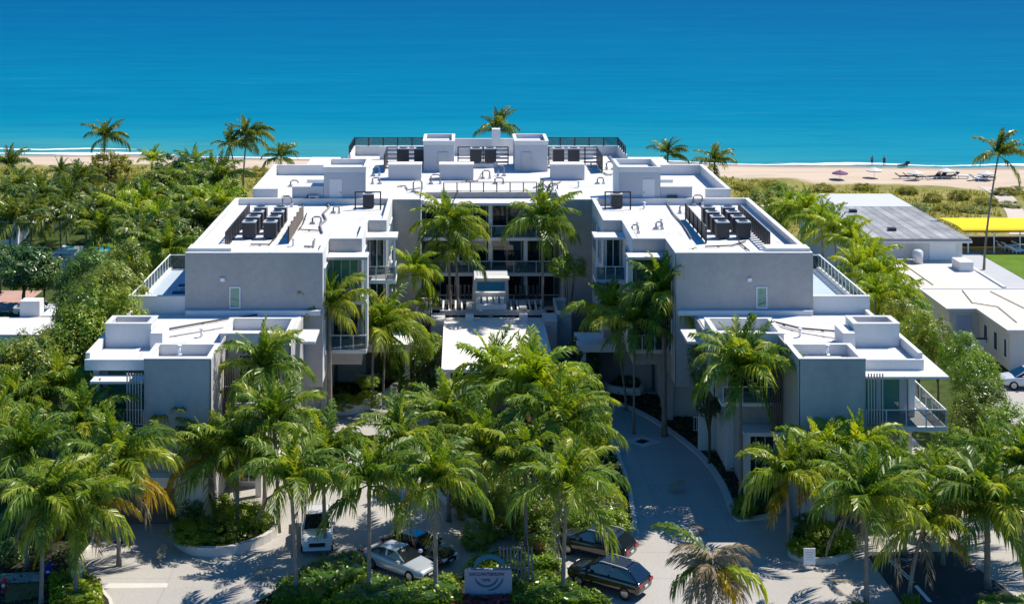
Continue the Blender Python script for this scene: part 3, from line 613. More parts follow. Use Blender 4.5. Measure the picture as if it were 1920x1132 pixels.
for s, nm in ((-1, 'left'), (1, 'right')):
    for j, u in enumerate((17.75, 19.4)):
        for k in range(4):
            condenser(AX + s * u, 113.2 + 2.15 * k, 13.5, f'dark condenser, {ORD[k]} from the front in the {("inner", "outer")[j]} row on the {nm} wing roof', 'condensers on the wing roofs')
    nmr = f'{nm} wing'
    e = empty('equipment_screen', (AX + s * 16.1, 111, 13.5)); tag(e, f'low brown louvred screen inside the condensers on the {nmr} roof', 'screen', 'equipment screens')
    for k in range(6): pb('post', e, dark_metal, (AX + s * 16.1 - .05, AX + s * 16.1 + .05, 111 + 2 * k, 111.1 + 2 * k, 13.5, 14.85))
    for k in range(7): pb('slat', e, brown_slat, (AX + s * 16.1 - .03 + .061, AX + s * 16.1 + .03 + .061, 111, 121.1, 13.62 + .17 * k, 13.76 + .17 * k))
    e = empty('picket_fence', (AX + s * 20.6, 109, 13.5)); tag(e, f'dark upright picket screen along the outer edge of the {nmr} roof', 'screen', 'picket screens')
    pb('rail', e, dark_metal, (AX + s * 20.6 - .05, AX + s * 20.6 + .05, 109, 121.4, 14.72, 14.8))
    me = MB().box(-.05, .05, -.17, .17, 0, 1.22).mesh('picket', dark_metal)
    for k in range(16): inst('picket', me, e, (0, .2 + .8 * k, 0))
    condenser(AX + s * 10.9, 126.6, 13.5, f'lone dark condenser inside a frame at the back of the {nmr} roof', 'condensers on the wing roofs', .95)
    e = empty('equipment_enclosure', (AX + s * 10.9, 126, 13.5)); tag(e, f'dark open frame around the lone condenser of the {nmr} roof', 'enclosure')
    for a in (-1.1, 1.1): pb('post', e, dark_metal, (AX + s * 10.9 + a - .06, AX + s * 10.9 + a + .06, 125.6, 125.72, 13.5, 15.0))
    pb('rail', e, dark_metal, (AX + s * 10.9 - 1.16, AX + s * 10.9 + 1.16, 125.6, 125.72, 15.0, 15.1))
RY = [(-10.6, -6.2, (-8.8, -7.1), 'beside the glass railing at the left'), (-3.1, 2.2, (-1.2, .25), 'in the middle yard between the lift houses'), (6.5, 11.6, (7.4, 9.0), 'beside the glass railing at the right')]
for u0, u1, us, where in RY:
    for k, u in enumerate(us): condenser(AX + u, 150.6, 13.95, f'{("first", "second")[k]} dark condenser on the rear roof {where}', 'condensers on the rear roof', 1.15)
    e = empty('equipment_enclosure', (AX + u0, 149.6, 13.5)); pb('stand', e, pale_metal, (AX + us[0] - .8, AX + us[1] + .8, 150.0, 150.2, 13.5, 13.94), (AX + us[0] - .8, AX + us[1] + .8, 151.0, 151.2, 13.5, 13.94)); tag(e, f'dark rail frame round the condensers {where}', 'enclosure')
    n = 4
    for k in range(n + 1):
        x = AX + u0 + (u1 - u0) * k / n; pb('post', e, dark_metal, (x - .06, x + .06, 152.3, 152.42, 13.5, 15.3))
    pb('rail', e, dark_metal, (AX + u0 - .06, AX + u1 + .06, 152.3, 152.42, 15.3, 15.4)); 
    for k in range(4): pb('slat', e, pale_metal, (AX + u0, AX + u1, 152.43, 152.46, 13.65 + .42 * k, 13.85 + .42 * k))
    sd = u0 if u0 < 0 else u1
    if abs(u0) > 5: pb('side_screen', e, dark_metal, (AX + sd - .05, AX + sd + .05, 146.5, 152.2, 13.6, 15.35))
def pipe(pts, r, label, mat=pipe_grey, z=13.62, name='roof_pipe'):
    q = [G(x, y, z) for x, y in pts]; o = empty(name, (q[0].x, q[0].y, z - r)); 
    MB().tube(q, r, 6).build('run', mat, o, True)
    for i in range(1, len(q)):
        v = (q[i - 1] + q[i]) / 2; pb('support', o, pale_metal, (v.x - .08, v.x + .08, v.y - .1, v.y + .1, z - r - .10, z - r * .9))
    return tag(o, label, 'pipe')
pipe([(612, 380), (618, 388), (606, 400), (612, 412), (600, 422), (604, 436)], .09, 'grey kinked pipe zigzagging down the roof of the left wing')
pipe([(470, 458), (505, 458), (520, 440), (528, 400)], .05, 'thin dark line bending round the condensers of the left wing', pipe_dark)
pipe([(425, 462), (440, 440), (462, 400)], .05, 'thin dark line beside the outer pickets of the left wing', pipe_dark)
pipe([(575, 400), (568, 420), (560, 430), (600, 432)], .045, 'thin dark line with a branch in the middle of the left wing roof', pipe_dark)
pipe([(570, 462), (588, 462), (590, 448)], .07, 'short hooked pipe near the front parapet of the left wing roof')
pipe([(1250, 380), (1262, 400), (1280, 420), (1296, 446)], .07, 'grey stepped pipe running down the roof of the right wing')
pipe([(1310, 380), (1322, 392), (1340, 402)], .06, 'short dark line behind the condensers of the right wing', pipe_dark)
pipe([(1322, 462), (1372, 460), (1398, 452)], .05, 'dark line in front of the condensers of the right wing', pipe_dark)
pipe([(1405, 470), (1390, 458), (1385, 452)], .05, 'dark kinked line by the outer pickets of the right wing', pipe_dark)
pipe([(788, 352), (765, 356), (760, 348), (745, 350)], .06, 'grey looping pipe on the rear roof before the second low box')
pipe([(1000, 352), (1020, 346), (1028, 352), (1052, 340)], .06, 'grey looping pipe on the rear roof before the rightmost low box')
pipe([(868, 338), (880, 340), (896, 338), (905, 322)], .06, 'grey pipe bending beside the middle condensers of the rear roof')
pipe([(1128, 322), (1140, 328), (1150, 326)], .06, 'short grey pipe elbow by the right condensers of the rear roof')
pipe([(288, 622), (340, 612), (420, 598), (482, 590)], .06, 'long dark pipe slanting across the lower left roof', pipe_dark, 9.72)
pipe([(1402, 588), (1440, 600), (1500, 615), (1585, 622)], .06, 'long dark pipe slanting across the lower right roof', pipe_dark, 9.72)
pipe([(300, 634), (360, 624), (440, 610)], .03, 'thin grey line beneath the long pipe on the lower left roof', pipe_grey, 9.66)
pipe([(1460, 612), (1510, 625), (1580, 636)], .03, 'thin grey line beneath the long pipe on the lower right roof', pipe_grey, 9.66)
def vent(x, y, z, label, kind=0):
    p = G(x, y, z); e = empty('roof_vent', p); tag(e, label, 'vent', 'roof vents')
    MB().tube([p, p + Vector((0, 0, .55))], .09, 8).build('stack', white_paint if kind == 0 else pipe_grey, e, True)
    MB().tube([p + Vector((0, 0, .55)), p + Vector((0, 0, .62))], [.16, .13], 8).build('cap', white_paint if kind == 0 else pipe_grey, e)
    MB().tube([p, p + Vector((0, 0, .05))], [.2, .12], 8).build('flashing', pale_metal, e)
    return e
for x, y, z, l in ((497, 352, 13.5, 'small white vent near the raised parapet of the rear left roof'), (640, 376, 13.5, 'small white vent at the foot of the left stair house'), (655, 379, 13.5, 'white vent beside the framed condenser of the left wing'), (1195, 430, 13.5, 'white vent near the inner edge of the right wing roof'), (1240, 424, 13.5, 'tall white vent in the middle of the right wing roof'), (1208, 392, 13.5, 'small vent before the right stair house'), (1190, 378, 13.5, 'small vent beside the framed condenser of the right wing'),
                   (690, 360, 13.5, 'small vent on the rear roof right of the left stair house'), (1085, 352, 13.5, 'lone vent on the open rear roof near the court'), (1172, 300, 13.5, 'small vent on the far right of the rear roof'), (378, 632, 9.6, 'small vent in the middle of the lower left roof'), (336, 664, 10.0, 'small vent behind the front parapet of the lower left roof'), (1500, 632, 9.6, 'grey vent in the middle of the lower right roof'), (1551, 664, 10.0, 'small vent behind the front parapet of the lower right roof'), (1648, 628, 9.6, 'small white vent beside the raised box of the lower right roof'), (550, 462, 13.5, 'short vent at the front of the left wing roof')): vent(x, y, z, l)
def roof_unit(x, y, z, w, label):
    p = G(x, y, z); e = empty('mini_condenser', p); tag(e, label, 'air conditioner')
    pb('casing', e, ac_pale, (p.x - w / 2, p.x + w / 2, p.y, p.y + .4, z + .1, z + .8)); pb('grille', e, dark_metal, (p.x - w * .35, p.x + w * .15, p.y - .012, p.y, z + .2, z + .68)); pb('feet', e, dark_metal, (p.x - w / 2, p.x + w / 2, p.y + .1, p.y + .3, z, z + .1))
roof_unit(978, 322, 13.5, .9, 'small pale condenser in front of the right lift house'); roof_unit(1252, 382, 13.5, .9, 'small pale condenser at the foot of the right stair house'); roof_unit(1345, 374, 13.5, 1.0, 'small pale condenser at the back corner of the right wing'); roof_unit(588, 384, 13.5, .9, 'small pale condenser at the back of the left wing')
# terrace furniture
def lounger(x, y, z, rz, label, group, frame=white_paint, cush=blue_cushion, sc=1.0):
    e = empty('sun_lounger', (x, y, z), rz); tag(e, label, 'lounger', group); e.scale = (sc,) * 3
    a = MB().box(-.9, .45, -.33, .33, .28, .34).mesh('seat_frame', frame); inst('seat_frame', a, e)
    a = MB().box(-.88, .43, -.30, .30, .345, .43).mesh('cushion', cush); inst('cushion', a, e)
    bk = MB().add([(.46, -.33, .28), (.46, .33, .28), (1.05, .33, .72), (1.05, -.33, .72), (.42, -.33, .38), (.42, .33, .38), (1.0, .33, .82), (1.0, -.33, .82)], [(3, 2, 1, 0), (4, 5, 6, 7), (0, 1, 5, 4), (1, 2, 6, 5), (2, 3, 7, 6), (3, 0, 4, 7)]).mesh('backrest', cush); inst('backrest', bk, e)
    lg = MB().box(-.03, .03, -.03, .03, 0, .28).mesh('leg', frame)
    for p in ((-.8, -.28), (-.8, .28), (.4, -.28), (.4, .28)): inst('leg', lg, e, (*p, 0))
    return e
for k, y in enumerate((107.5, 109.6, 112.0)): lounger(-18.9 - 2.2, y, 9.7, 0, f'blue lounger, {ORD[k]} from the front on the shaded left terrace', 'terrace loungers')
e = empty('side_table', (-22.6, 106.6, 9.7)); tag(e, 'low blue table near the parapet of the shaded left terrace', 'table'); pb('top', e, blue_cushion, (-23, -22.2, 106.2, 107, 10.05, 10.12)); pb('leg', e, dark_metal, (-22.65, -22.55, 106.55, 106.65, 9.7, 10.05))
for k, x in enumerate((1.0, 2.3, 3.6)):
    e = empty('balcony_armchair', (x, 133.2, 9.75)); tag(e, f'white armchair, {ORD[k]} from the left on the top balcony of the court', 'armchair', 'balcony armchairs')
    pb('seat', e, white_paint, (x - .38, x + .38, 132.9, 133.6, 9.95, 10.2)); pb('backrest', e, white_paint, (x - .38, x + .38, 133.6, 133.72, 9.95, 10.6))
    for d in (-.45, .38): pb('armrest', e, white_paint, (x + d, x + d + .07, 132.9, 133.72, 9.75, 10.4))

def gooseneck(x, y, h, label, w=.5, mat=None, z=13.5, r=.07):
    """bent pipe rising from the roof and turning back down onto a small curb"""
    p = G(x, y, z); e = empty('gooseneck_pipe', p); tag(e, label, 'pipe', 'goosenecks and pipe loops on the roofs')
    MB().tube([p, p + Vector((0, 0, h * .8)), p + Vector((w * .2, 0, h)), p + Vector((w * .8, 0, h)), p + Vector((w, 0, h * .8)), p + Vector((w, 0, h * .35))], r, 7).build('bend', mat or pipe_grey, e, True)
    pb('curb', e, ac_pale, (p.x - .2, p.x + .2, p.y - .2, p.y + .2, z, z + .16)); pb('foot', e, pale_metal, (p.x + w - .12, p.x + w + .12, p.y - .12, p.y + .12, z, z + h * .34))
for x, y, h, w, l in ((700, 330, .9, .6, 'gooseneck beside the left rear condenser frame'), (712, 345, .6, -.7, 'low pipe loop before the first low box of the rear roof'), (775, 360, 1.1, .8, 'tall pipe loop on the open rear roof left of the court railing'), (808, 345, .9, .9, 'pipe loop between the first and second low boxes'), (905, 335, .8, .7, 'pipe loop right of the second low box'), (928, 345, .6, .8, 'low pipe loop behind the court railing'), (945, 330, 1.0, -.6, 'gooseneck left of the right lift house'),
    (1018, 356, .9, .9, 'pipe loop at the right end of the court railing'), (1045, 358, .7, -.8, 'low pipe loop at the right of the court railing'), (1120, 345, .6, .6, 'small gooseneck near the rightmost low box'), (1150, 318, .8, -.7, 'gooseneck below the right rear glass railing'), (1108, 318, .8, .8, 'pipe loop beside the right rear condenser frame'), (680, 316, .8, .6, 'gooseneck beneath the left glass railing'),
    (1300, 385, .9, .8, 'gooseneck behind the right wing condensers'), (1290, 400, .7, -.7, 'pipe loop behind the brown screen of the right wing'), (1230, 430, .6, .5, 'small gooseneck near the inner parapet of the right wing'), (1185, 438, .7, .5, 'gooseneck over the inner bay of the right wing'), (530, 388, .9, .8, 'gooseneck behind the left wing condensers'), (545, 382, .7, -.8, 'pipe loop at the back of the left wing'), (586, 420, .6, .7, 'pipe loop by the zigzag pipe of the left wing'), (625, 400, .6, .5, 'small gooseneck near the inner parapet of the left wing'), (545, 350, .6, .7, 'dark pipe loop on the rear left roof')):
    gooseneck(x, y, h, l, w)
# ------------------------------------------------------------------ neighbouring buildings
def house(name, label, loc): e = empty(name, loc); return tag(e, label, 'building')
# bungalow with the grey seamed roof
e = house('bungalow', 'white bungalow under a weathered grey seamed roof near the dunes', (47.4, 151, 0))
pb('wall', e, white_wall, (41.9, 52.7, 151.5, 178, 0, 5.6)); rf = pb('roof', e, grey_roof, (41.2, 53.4, 150.7, 178.9, 5.75, 5.95)); pb('fascia', rf, white_wall, (41.15, 53.45, 150.6, 178.95, 5.55, 5.74))
for k in range(12):                                                       # roof sheets with raised seams, weathered unevenly
    x0 = 41.25 + k * 1.008; y1 = 178.85 if k < 3 else 169.8
    o = pb('roof_sheet', rf, M(f'roof_sheet_{k}', mul((.31, .31, .31), random.uniform(.75, 1.25)), .7, .45, .3, .3, 2.0), (x0, x0 + .99, 150.8, y1, 5.951, 5.975))
    pb('seam', rf, M('seam', (.07, .07, .07), .7) if k == 0 else bpy.data.materials['seam'], (x0 + .99, x0 + 1.008, 150.8, y1, 5.951, 5.99))
pb('roof_patch', rf, patch_roof, (44.4, 53.3, 169.9, 178.8, 5.951, 5.985))
for x, y in ((45.2, 166.2), (43.6, 170.5), (46.4, 155.2)):
    pb('turbine_vent', rf, dark_metal, (x - .4, x + .4, y - .35, y + .35, 5.976, 6.3))
window(42.2, 43.3, 151.49, 3.9, 5.2, win_glass, 1, white_paint, root=e); pb('door', e, white_paint, (49.2, 52.0, 151.42, 151.49, 3.62, 5.4))
e = house('annex', 'low white flat-roofed annex in front of the grey-roofed bungalow', (48, 139, 0))
pb('wall', e, white_wall, (43.7, 52.3, 139.2, 151.4, 0, 3.3)); rf = pb('roof', e, white_roof, (43.5, 52.6, 139, 151.45, 3.35, 3.55)); pb('roof_patch', rf, beige_roof, (43.6, 47.2, 139.3, 151, 3.551, 3.56)); pb('parapet', rf, white_wall, (52.3, 52.6, 139, 151.4, 3.551, 3.7))
pb('roof_box', rf, white_wall, (50.6, 52.0, 146.2, 148.6, 3.56, 4.5)); pb('railing', e, white_paint, (52.7, 52.8, 150, 160, 3.6, 3.7), (52.7, 52.8, 150, 150.1, 2.6, 3.6), (52.7, 52.8, 153, 153.1, 2.6, 3.6), (52.7, 52.8, 156, 156.1, 2.6, 3.6))
o = pb('pipe', rf, pipe_dark, (44.4, 44.46, 139.4, 150, 3.56, 3.62), (45.9, 45.96, 140.2, 149, 3.56, 3.62))
e = empty('water_tank', (47.6, 150, 3.56)); tag(e, 'grey cylindrical tank standing against the bungalow wall', 'tank'); v = Vector((47.6, 150.2, 3.57))
MB().tube([v, v + Vector((0, 0, 1.2)), v + Vector((0, 0, 1.4))], [.55, .55, .3], 16).build('drum', pale_metal, e, True); MB().tube([v + Vector((-3.2, -.6, .5)), v + Vector((-.5, -.6, .5))], .06, 6).build('pipe', white_paint, e); MB().tube([v + Vector((-3.2, -.6, 0)), v + Vector((-3.2, -.6, .5))], .06, 6).build('pipe', white_paint, e)
e = house('beige_roof_house', 'pale house with a flat beige roof beside the white annex', (50, 130, 0))
pol = [(44.1, 138.7), (72, 138.7), (72, 123.4), (46.8, 123.4), (46.8, 130.8), (44.1, 130.8)]
MB().prism(inset(pol, .35), 0, 3.3).build('wall', M('cream_stucco', (.58, .55, .49), .8, .08, .5), e); rf = MB().prism(pol, 3.32, 3.55).build('roof', beige_roof, e); ring(MB(), pol, .15, 3.551, 3.62).build('drip_edge', white_wall, rf)
for k, (y0, y1) in enumerate(((124.2, 125.0), (126.4, 127.4), (128.8, 129.8))): side_window(47.14, y0, y1, .9, 2.6, -1, win_glass, 1, white_paint, e)
side_window(44.44, 135.5, 136.5, .9, 2.4, -1, win_glass, 1, white_paint, e); side_window(44.44, 132.5, 133.2, .9, 2.4, -1, win_glass, 1, white_paint, e)
pb('door', e, M('lilac_door', (.42, .42, .52), .6, .05, 1), (45.1, 46.5, 131.08, 131.14, .05, 2.9)); window(49.5, 51, 123.74, .8, 2.5, win_glass, 2, white_paint, root=e)
for a in ([(48, 138), (47.2, 133), (49, 131.5), (48.6, 126)], [(50.5, 137.5), (51.2, 131), (53, 128.5)], [(54.5, 134), (55.2, 127), (56, 126)]):
    MB().tube([(x, y, 3.62) for x, y in a], .04, 5).build('conduit', pipe_grey, rf)
e = empty('garden_wall', (44, 126, 0)); tag(e, 'short white sloped wall beside the beige-roofed house', 'wall'); pb('panel', e, white_wall, (44.6, 46.5, 127.6, 127.8, 0, 1.7)); pb('coping', e, dark_metal, (44.5, 46.6, 127.5, 127.9, 1.7, 1.78))
# yellow canopy on posts
e = empty('awning', (72, 172, 0)); tag(e, 'long bright yellow fabric awning on white posts by the lawn', 'awning')
mb = MB(); prof = [(0, 2.6), (.0, 2.75), (.6, 3.05), (1.5, 3.3), (2.8, 3.45), (4.2, 3.5)]
for x in (58.3, 92): mb.v += [(x + (4.2 - d) * .38 * (1 if x < 60 else 0), 171.8 + d, z) for d, z in prof]
mb.v += [(x, y, z - .03) for x, y, z in mb.v]; n = 6
mb.f = [(i, n + i, n + i + 1, i + 1) for i in range(5)] + [(2 * n + i + 1, 3 * n + i + 1, 3 * n + i, 2 * n + i) for i in range(5)]; mb.mi = [0] * len(mb.f); mb.build('fabric', yellow_canvas, e, True)
for k in range(7): pb('post', e, white_paint, (60.5 + 3.1 * k, 60.62 + 3.1 * k, 172.0, 172.12, 0, 2.9))
pb('counter', e, M('bar_dark', (.06, .04, .03), .7), (60, 80, 175.4, 176, 0, 1.3))
for k, (x, y) in enumerate(((1878, 461), (1893, 465), (1886, 469), (1900, 471), (1912, 463), (1908, 474))):
    v = G(x, y, .1); lounger(v.x, v.y, .06, R(200), f'white lounger, {ORD[k]} from the palm trunk on the terrace under the yellow awning', 'terrace loungers by the awning', white_paint, white_paint, 1.0)
# left neighbours
e = house('villa', 'white villa half hidden by palms at the far left', (-56, 176, 0)); pb('wall', e, white_wall, (-68, -54.2, 176, 184, 0, 3.2)); pb('roof', e, white_roof, (-68.4, -53.8, 175.6, 184.4, 3.2, 3.45)); window(-56.5, -55, 175.99, .8, 2.6, win_glass, 2, white_paint, root=e); pb('wing', e, M('cream_wall', (.62, .6, .5), .8, .06), (-52.5, -49.5, 184, 190, 0, 3.2))
e = house('white_roof_house', 'low house with a flat white roof behind the tall hedge', (-40, 127, 0)); pb('wall', e, white_wall, (-44.5, -36.6, 125.3, 130.6, 0, 2.6)); pb('roof', e, white_roof, (-45, -35.6, 125, 131, 2.6, 2.8)); pb('chimney', e, white_wall, (-40.2, -38.4, 131.1, 132.5, 0, 4.2)); pb('lower_roof', e, white_wall, (-38.3, -35.7, 131.1, 133.6, 0, 2.9)); window(-43.5, -41.8, 125.29, .9, 2.2, win_glass, 2, white_paint, root=e)
e = empty('outdoor_kitchen', (-43, 161, 0)); tag(e, 'small white outdoor kitchen block near the turquoise pool', 'kitchen'); pb('counter', e, white_wall, (-45.0, -40.9, 161, 162.4, 0, 1.3)); pb('oven', e, white_paint, (-42.5, -41.0, 161.1, 162.3, 1.3, 2.6)); pb('grille', e, brown_slat, (-42.4, -41.4, 161.06, 161.1, 1.45, 2.4)); pb('hood', e, white_paint, (-45.6, -43.3, 161, 162.6, 2.3, 2.45)); pb('post', e, white_paint, (-43.7, -43.4, 161.1, 161.3, 1.3, 2.3))
e = empty('swimming_pool', (-45.5, 174, 0)); tag(e, 'small turquoise swimming pool among the palms', 'pool'); pb('water', e, M('pool_water', (.03, .30, .34), .08, .12, .8, .6), (-48.2, -42.2, 169.5, 178, .0, .16)); ring(MB(), rect(-48.6, -41.8, 169.1, 178.4), .4, 0, .22).build('coping', kerb_mat, e)
e = empty('poolside_shade', (-43, 181, 0)); tag(e, 'dull purple canvas shade behind the turquoise pool', 'shade'); MB().add([(-47.5, 181, 2.3), (-40, 181, 2.2), (-40.5, 185, 3.0), (-47, 185, 3.1), (-47.5, 181, 2.27), (-40, 181, 2.17), (-40.5, 185, 2.97), (-47, 185, 3.07)], [(0, 1, 2, 3), (7, 6, 5, 4), (0, 4, 5, 1), (1, 5, 6, 2), (2, 6, 7, 3), (3, 7, 4, 0)]).build('canvas', M('purple_canvas', (.13, .08, .11), .8, .1), e)
for x in (-47.3, -40.3): pb('post', e, dark_metal, (x, x + .1, 181.1, 181.2, 0, 2.2))

# ------------------------------------------------------------------ palms
def frond_mesh(name, e0, e1, seed, n=36, wl=.30, droop=.5, dead=False, curl=1.3):
    """unit frond growing along +X from the origin, bending from angle e0 to e1 above the horizon"""
    rr = random.Random(seed); mb = MB(); K = 9; pts = [Vector((0, 0, 0))]; bend = rr.uniform(-.25, .25)
    for i in range(K):
        tt = (i + .5) / K; e_ = R(e0 + (e1 - e0) * tt ** curl); a = bend * tt
        pts.append(pts[-1] + Vector((math.cos(e_) * math.cos(a), math.cos(e_) * math.sin(a), math.sin(e_))) / K)
    mb.tube(pts, [.014 * (1 - .85 * i / K) for i in range(K + 1)], 4, 0, False)
    def at(tt):
        f = tt * K; i = min(K - 1, int(f)); return pts[i].lerp(pts[i + 1], f - i), (pts[i + 1] - pts[i]).normalized()
    up = Vector((0, 0, 1))
    for i in range(n):
        tt = .13 + .87 * (i + rr.uniform(-.2, .2)) / n; tt = min(tt, 1)
        p, T = at(tt); Sd = T.cross(up).normalized() if abs(T.z) < .97 else Vector((0, -1, 0)); N = Sd.cross(T).normalized()
        prof = (math.sin(math.pi * (.12 + .80 * tt))) ** .65
        for sg in (-1, 1):
            if dead and rr.random() < .35: continue
            l = wl * prof * rr.uniform(.82, 1.12); a = R(62 - 36 * tt + rr.uniform(-7, 7))
            d = (T * math.cos(a) + Sd * (sg * math.sin(a)) + N * rr.uniform(.05, .35)).normalized()
            w = .0235 * (1 - .4 * tt) * rr.uniform(.8, 1.2)
            wv = (T * .8 + N * rr.uniform(-.5, .5)).normalized() * w
            q1 = p + d * (l * .5) - up * (droop * l * .16); q2 = p + d * (l * .84) - up * (droop * l * rr.uniform(.6, 1.05))
            mb.add([p - wv * .6, p + wv * .6, q1 + wv, q1 - wv, q2], [(0, 1, 2, 3), (3, 2, 4)])
    return mb.mesh(name, palm_leaf)
FR = {}
for cls, e0, e1, dr, wl in (('up', 84, 42, .25, .24), ('high', 66, -14, .6, .32), ('mid', 42, -50, .8, .34), ('low', 14, -72, 1.0, .34), ('hang', -18, -82, .9, .27)):
    FR[cls] = [frond_mesh('frond', e0 + d, e1 + d2, 11 * k + len(cls) * 7, 36, wl, dr) for k, (d, d2) in enumerate(((0, 0), (5, 12), (-6, -8), (2, 22)))]
FR['dead'] = [frond_mesh('frond', -35, -86, 90 + k, 22, .22, 1.0, True) for k in range(3)]
prng = random.Random(42)
g1 = 'palms of the forecourt'
def palm(cx, cy, Y, L, label, n=17, base=None, wind=0.25, yellow=0, dead=0, mat=None, r=.13, group='palms of the forecourt', shaft=True, base_z=0.0, stiff=0):
    n = int(n * prng.uniform(1.15, 1.35)); L = L * prng.uniform(1.0, 1.1); dead = dead or (prng.choice((0, 1, 2, 3)) if group == g1 else 0)
    if group == 'palms of the court': n = int(n * 1.3); L *= 1.15
    hub = D(cx, cy, Y); bx = base if base is not None else hub.x + prng.uniform(-.35, .35)
    by = Y + prng.uniform(-.15, .15); b = Vector((bx, by, base_z))
    e = empty('palm_tree', b); tag(e, label, 'palm tree', group)
    hl = hub - b; K = 8; pts = []
    for i in range(K + 1):
        k = i / K; off = Vector((hl.x * k ** 1.5, hl.y * k, hl.z * k)); pts.append(b + off)
    top = pts[-1]; hh = max(.5, hl.z)
    MB().tube(pts, [r * (1.35 if i == 0 else 1.05 - .35 * i / K) for i in range(K + 1)], 8).build('trunk', trunk_m, e, True)
    if shaft:
        sh = min(.9, hh * .25); MB().tube([top - Vector((0, 0, sh)), top - Vector((0, 0, sh * .5)), top + Vector((0, 0, .12))], [r * .78, r * .95, r * .5], 8).build('crownshaft', shaft_m, e, True)
    loc = top - b; az0 = prng.uniform(0, 6.28); sway = prng.uniform(-.2, .2)
    tot = n + yellow + dead
    for i in range(tot):
        k = i / max(1, n - 1); az = az0 + i * 2.39996
        az += wind * math.sin(sway - az) * (1.0 if wind < .6 else 1.4)                # wind comes off the right, swings fronds a little
        m_ = mat or palm_leaf
        if i >= n + yellow: cls, m_ = 'dead', palm_dead
        elif i >= n: cls, m_ = ('hang' if prng.random() < .6 else 'low'), palm_yellow
        else:
            kk = k + prng.uniform(-.09, .09) - stiff
            cls = 'up' if kk < .22 else 'high' if kk < .56 else 'mid' if kk < .83 else 'low' if kk < 1.0 else 'hang'
        ln = L * prng.uniform(.84, 1.12) * (.85 if cls == 'up' else 1)
        fo = inst('frond', prng.choice(FR[cls]), e, loc + Vector((0, 0, prng.uniform(-.1, .08))), (prng.uniform(-.22, .22), prng.uniform(-.16, .12), az), (ln, ln * prng.uniform(.9, 1.1), ln), m_ if m_ is not palm_leaf else None)
    return e
g1 = 'palms of the forecourt'
# along the street and the planted islands
palm(84, 938, 79.2, 3.4, 'slim palm with a dark trunk nearest the red hydrant', 17)
palm(133, 985, 82.0, 2.5, 'small yellowing palm on the left hedge behind the green utility box', 12, yellow=3)
palm(150, 950, 80.2, 3.3, 'palm with a smooth grey trunk in front of the green utility box', 17, yellow=1)
palm(42, 862, 84, 3.5, 'leafy palm at the left edge behind the slim dark-trunked one', 19)
palm(-15, 820, 86, 3.6, 'palm cut by the left edge of the picture', 18)
palm(215, 870, 84.5, 3.8, 'palm with drooping yellow lower fronds before the left garage', 19, yellow=4)
palm(160, 800, 90, 3.6, 'tall palm between the hedge and the left garage', 19)
palm(105, 735, 95, 3.6, 'upright palm beside the left pavilion canopy', 18)
palm(30, 770, 93, 3.6, 'palm at the left margin below the tall hedge', 18)
palm(392, 860, 90, 3.3, 'palm with two bright yellow hanging fronds on the curved left planter', 17, base=G(405, 985).x, yellow=3)
palm(325, 800, 92.5, 3.4, 'palm leaning over the left garage lintel', 17, base=G(355, 960).x)
palm(445, 850, 89, 3.2, 'palm on the inner end of the curved left planter', 17)
palm(495, 690, 93.6, 3.5, 'tall palm standing against the left pavilion wall', 18)
palm(515, 800, 89.5, 3.5, 'palm between the left pavilion and the court driveway', 19)
palm(545, 905, 80.4, 3.4, 'leftmost palm of the front hedge, beside the white pickup', 18, base=G(556, 1118).x)
palm(605, 860, 86, 3.3, 'palm behind the white pickup', 17)
palm(692, 910, 80.9, 3.4, 'palm rising in front of the parked white coupe', 18, base=G(692, 1112).x)
palm(815, 905, 80.6, 3.5, 'palm between the black saloon and the sign', 18, base=G(817, 1118).x, yellow=1)
palm(750, 830, 87, 3.3, 'palm behind the black saloon', 17)
palm(835, 790, 91, 3.6, 'palm on the near left side of the planted oval', 19)
palm(905, 850, 87.5, 3.5, 'palm in the middle of the oval behind the red flowers', 18)
palm(985, 870, 86.5, 3.4, 'palm of the oval above the picket screen', 18, mat=palm_leaf)
palm(930, 715, 98, 4.0, 'big shaggy palm in front of the pale entrance roof', 22, mat=palm_bright)
palm(1000, 735, 94, 4.1, 'broad bright palm beside the rounded bush of the oval', 22, mat=palm_bright)
palm(1050, 800, 89.5, 3.8, 'palm on the driveway side of the planted oval', 19)
palm(1063, 915, 80.7, 3.7, 'palm with a clean pale trunk beside the two dark cars', 18, base=G(1056, 1118).x)
palm(1475, 895, 86.8, 3.2, 'palm behind the small white notice on the right planter', 17, base=G(1482, 1033).x, yellow=1)
palm(1540, 870, 88.5, 3.3, 'palm with yellowing fronds in the middle of the right planter', 17, yellow=2, mat=palm_bright)
palm(1625, 945, 79.2, 3.7, 'palm with a dark bare trunk between driveway and parking bay', 19, base=G(1627, 1140).x)
palm(1605, 862, 89, 3.4, 'bright palm before the right balcony', 19, mat=palm_bright)
palm(1690, 905, 86, 3.3, 'palm at the near corner of the right balcony', 18)
palm(1732, 985, 80.3, 3.2, 'palm with a leaning pale trunk at the parking bay', 17, base=G(1708, 1126).x, yellow=1)
palm(1768, 930, 84.5, 3.4, 'full palm behind the leaning pale trunk', 19)
palm(1850, 945, 81.5, 3.8, 'palm with a thick dark trunk at the right edge', 20, yellow=2, r=.2)
palm(1850, 880, 88, 3.5, 'palm behind the thick-trunked one at the right edge', 18)
palm(1915, 880, 85, 3.7, 'palm cut by the right edge of the picture', 19)
dp = palm(1335, 1062, 73.5, 2.9, 'half-dead palm with a skirt of dry fronds in the driveway foreground', 0, dead=10, yellow=0, shaft=False, r=.2, stiff=-.9)
dl = D(1335, 1062, 73.5) - Vector(dp.location)
